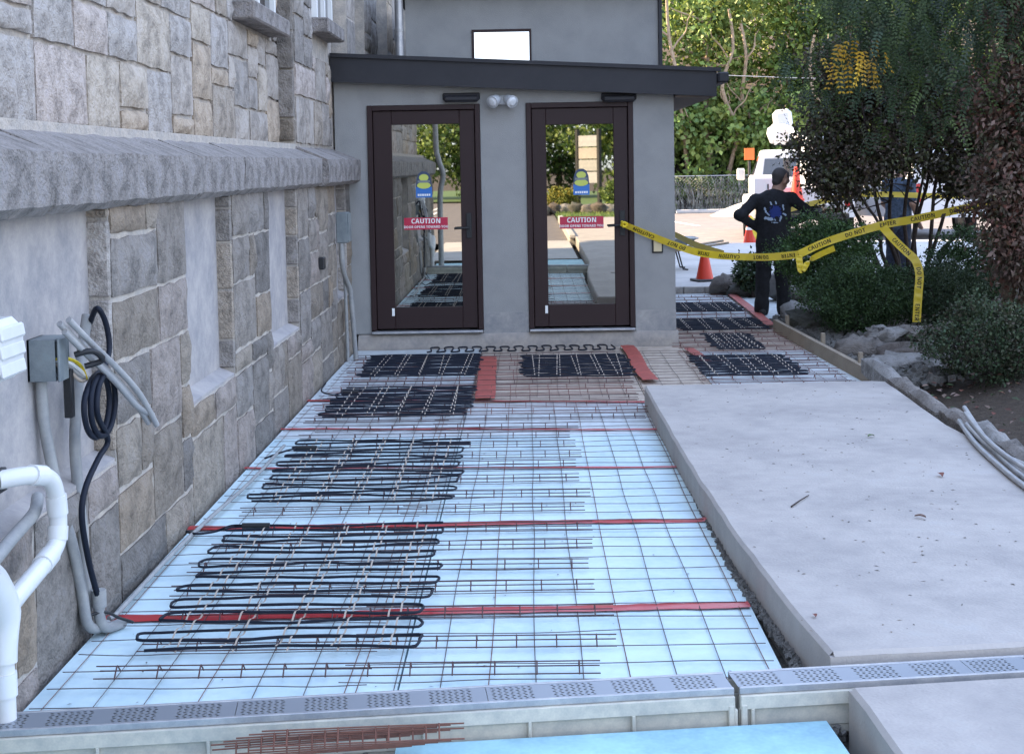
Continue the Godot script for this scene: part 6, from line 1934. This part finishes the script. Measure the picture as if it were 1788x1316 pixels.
	for y in fd.y:
		for z in fd.z:
			for x in fd.x:
				var i := (y * fd.z + z) * fd.x + x
				if absf(field[i]) < 0.03:
					var p := fo + V(x, y, z) * fc
					field[i] += 0.012 * nf.get_noise_3d(p.x * 1.1, p.y * 0.7 + 5, p.z)
	put("trousers", nets(), pants, t)
	for s in [0, 1]:
		var a: Vector3 = J.an[s]
		put("shoe", body([[a + V(0, -0.045, 0.05), a + V(0, -0.05, -0.06), 0.042, 0.044], [a + V(0, -0.05, -0.06), a + V((s * 2 - 1) * 0.02, -0.055, -0.17), 0.046, 0.036]], 0.010, 0.02), M.shoe, t)

func shirt_print(t: Node3D, chest: Vector3) -> void:
	# printed emblem: pale sprays round a blue body; cloth shows through where nothing is printed
	var w := 128
	var im := Image.create(w, w, false, Image.FORMAT_RGBA8)
	im.fill(Color(0.05, 0.05, 0.06, 0))
	var nz := FastNoiseLite.new()
	nz.seed = 3; nz.frequency = 0.06; nz.fractal_octaves = 3
	var strokes := [[0.06, 0.30, 0.10, 0.48, 0.035], [0.12, 0.50, 0.24, 0.64, 0.03], [0.30, 0.05, 0.34, 0.16, 0.03], [0.52, 0.04, 0.53, 0.14, 0.025], [0.84, 0.20, 0.86, 0.40, 0.035], [0.08, 0.74, 0.36, 0.80, 0.06], [0.34, 0.93, 0.60, 0.95, 0.022], [0.70, 0.86, 0.74, 0.70, 0.04], [0.84, 0.56, 0.97, 0.62, 0.035], [0.46, 0.80, 0.50, 0.84, 0.03]]
	for y in w:
		for x in w:
			var u := x / float(w)
			var v := y / float(w)
			var n := nz.get_noise_2d(x, y)
			var d := Vector2((u - 0.5) / 0.27, (v - 0.50) / 0.30).length() + n * 0.5
			if d < 1.0: im.set_pixel(x, y, Color(0.10, 0.18, 0.44, 1))
			for s in strokes:
				var a := Vector2(s[0], s[1])
				var b := Vector2(s[2], s[3])
				var p := Geometry2D.get_closest_point_to_segment(Vector2(u, v), a, b)
				if p.distance_to(Vector2(u, v)) + n * 0.03 < s[4]: im.set_pixel(x, y, Color(0.60, 0.66, 0.74, 1))
			if Vector2((u - 0.55) / 0.09, (v - 0.74) / 0.07).length() + n * 0.4 < 1.0: im.set_pixel(x, y, Color(0.04, 0.05, 0.09, 1))
	var m := mat(Color(1, 1, 1), 0.8)
	m.albedo_color = Color(1, 1, 1)
	m.albedo_texture = ImageTexture.create_from_image(im)
	m.transparency = BaseMaterial3D.TRANSPARENCY_ALPHA_SCISSOR; m.alpha_scissor_threshold = 0.5
	var rows := []
	for j in 13:
		var row := []
		for i in 13:
			var p := V(chest.x - 0.13 + 0.26 * i / 12.0, chest.y - 0.20 + 0.26 * j / 12.0, 0)
			# march from behind the back to the cloth
			var z := chest.z + 0.30
			while z > chest.z:
				var g := ((Vector3(p.x, p.y, z) - fo) / fc).round()
				var q := Vector3i(g).clamp(Vector3i.ZERO, fd - Vector3i.ONE)
				if field[(q.y * fd.z + q.z) * fd.x + q.x] < 0.012: break
				z -= 0.004
			row.append(Vector3(p.x, p.y, z))
		rows.append(row)
	for it in 3:   # relax the steps
		for j in range(1, 12):
			for i in range(1, 12): rows[j][i].z = (rows[j][i].z * 2 + rows[j - 1][i].z + rows[j + 1][i].z + rows[j][i - 1].z + rows[j][i + 1].z) / 6.0
	var b := MB.new()
	b.patch(rows)
	put("shirt_print", b.mesh(), m, t)

func people() -> void:
	var t := thing("person", "person in black long sleeved shirt with blue back print, hands on hips, facing away", "person", V(2.78, 0.0, -16.0))
	var J := {
		"hip": V(0.0, 0.86, 0.0), "chest": V(-0.005, 1.24, 0.0), "neck": V(0.035, 1.415, -0.02), "head": V(0.085, 1.525, -0.045),
		"sh": [V(-0.20, 1.31, 0.0), V(0.20, 1.32, 0.0)], "el": [V(-0.40, 1.14, 0.10), V(0.405, 1.145, 0.10)], "wr": [V(-0.175, 0.99, -0.07), V(0.185, 1.03, -0.07)], "hd": [V(0.5, -0.2, -0.6), V(-0.5, -0.2, -0.6)],
		"hj": [V(-0.095, 0.83, 0), V(0.095, 0.83, 0)], "kn": [V(-0.12, 0.46, -0.015), V(0.10, 0.46, -0.02)], "an": [V(-0.145, 0.09, 0.02), V(0.115, 0.09, 0.0)], "print": true}
	figure(t, J, M.shirt, M.trousers, V(0.80, -0.05, -0.60), true)
	var t2 := thing("person", "person in blue grey short sleeved shirt half hidden behind the dark shrub", "person", V(5.02, 0.05, -19.2), -0.9)
	var K := {
		"hip": V(0, 0.86, 0), "chest": V(0, 1.25, -0.03), "neck": V(0, 1.43, -0.05), "head": V(0.0, 1.55, -0.09),
		"sh": [V(-0.19, 1.36, -0.02), V(0.19, 1.36, -0.02)], "el": [V(-0.25, 1.09, -0.04), V(0.25, 1.09, 0.0)], "wr": [V(-0.22, 0.90, -0.18), V(0.24, 0.86, -0.12)], "hd": [V(0, -0.5, -0.6), V(0, -0.6, -0.4)],
		"hj": [V(-0.09, 0.83, 0), V(0.09, 0.83, 0)], "kn": [V(-0.11, 0.46, -0.03), V(0.11, 0.46, 0.0)], "an": [V(-0.12, 0.09, 0.02), V(0.13, 0.09, 0.04)]}
	figure(t2, K, M.shirt_blue, M.jeans, V(0.1, -0.35, -1.0), false)
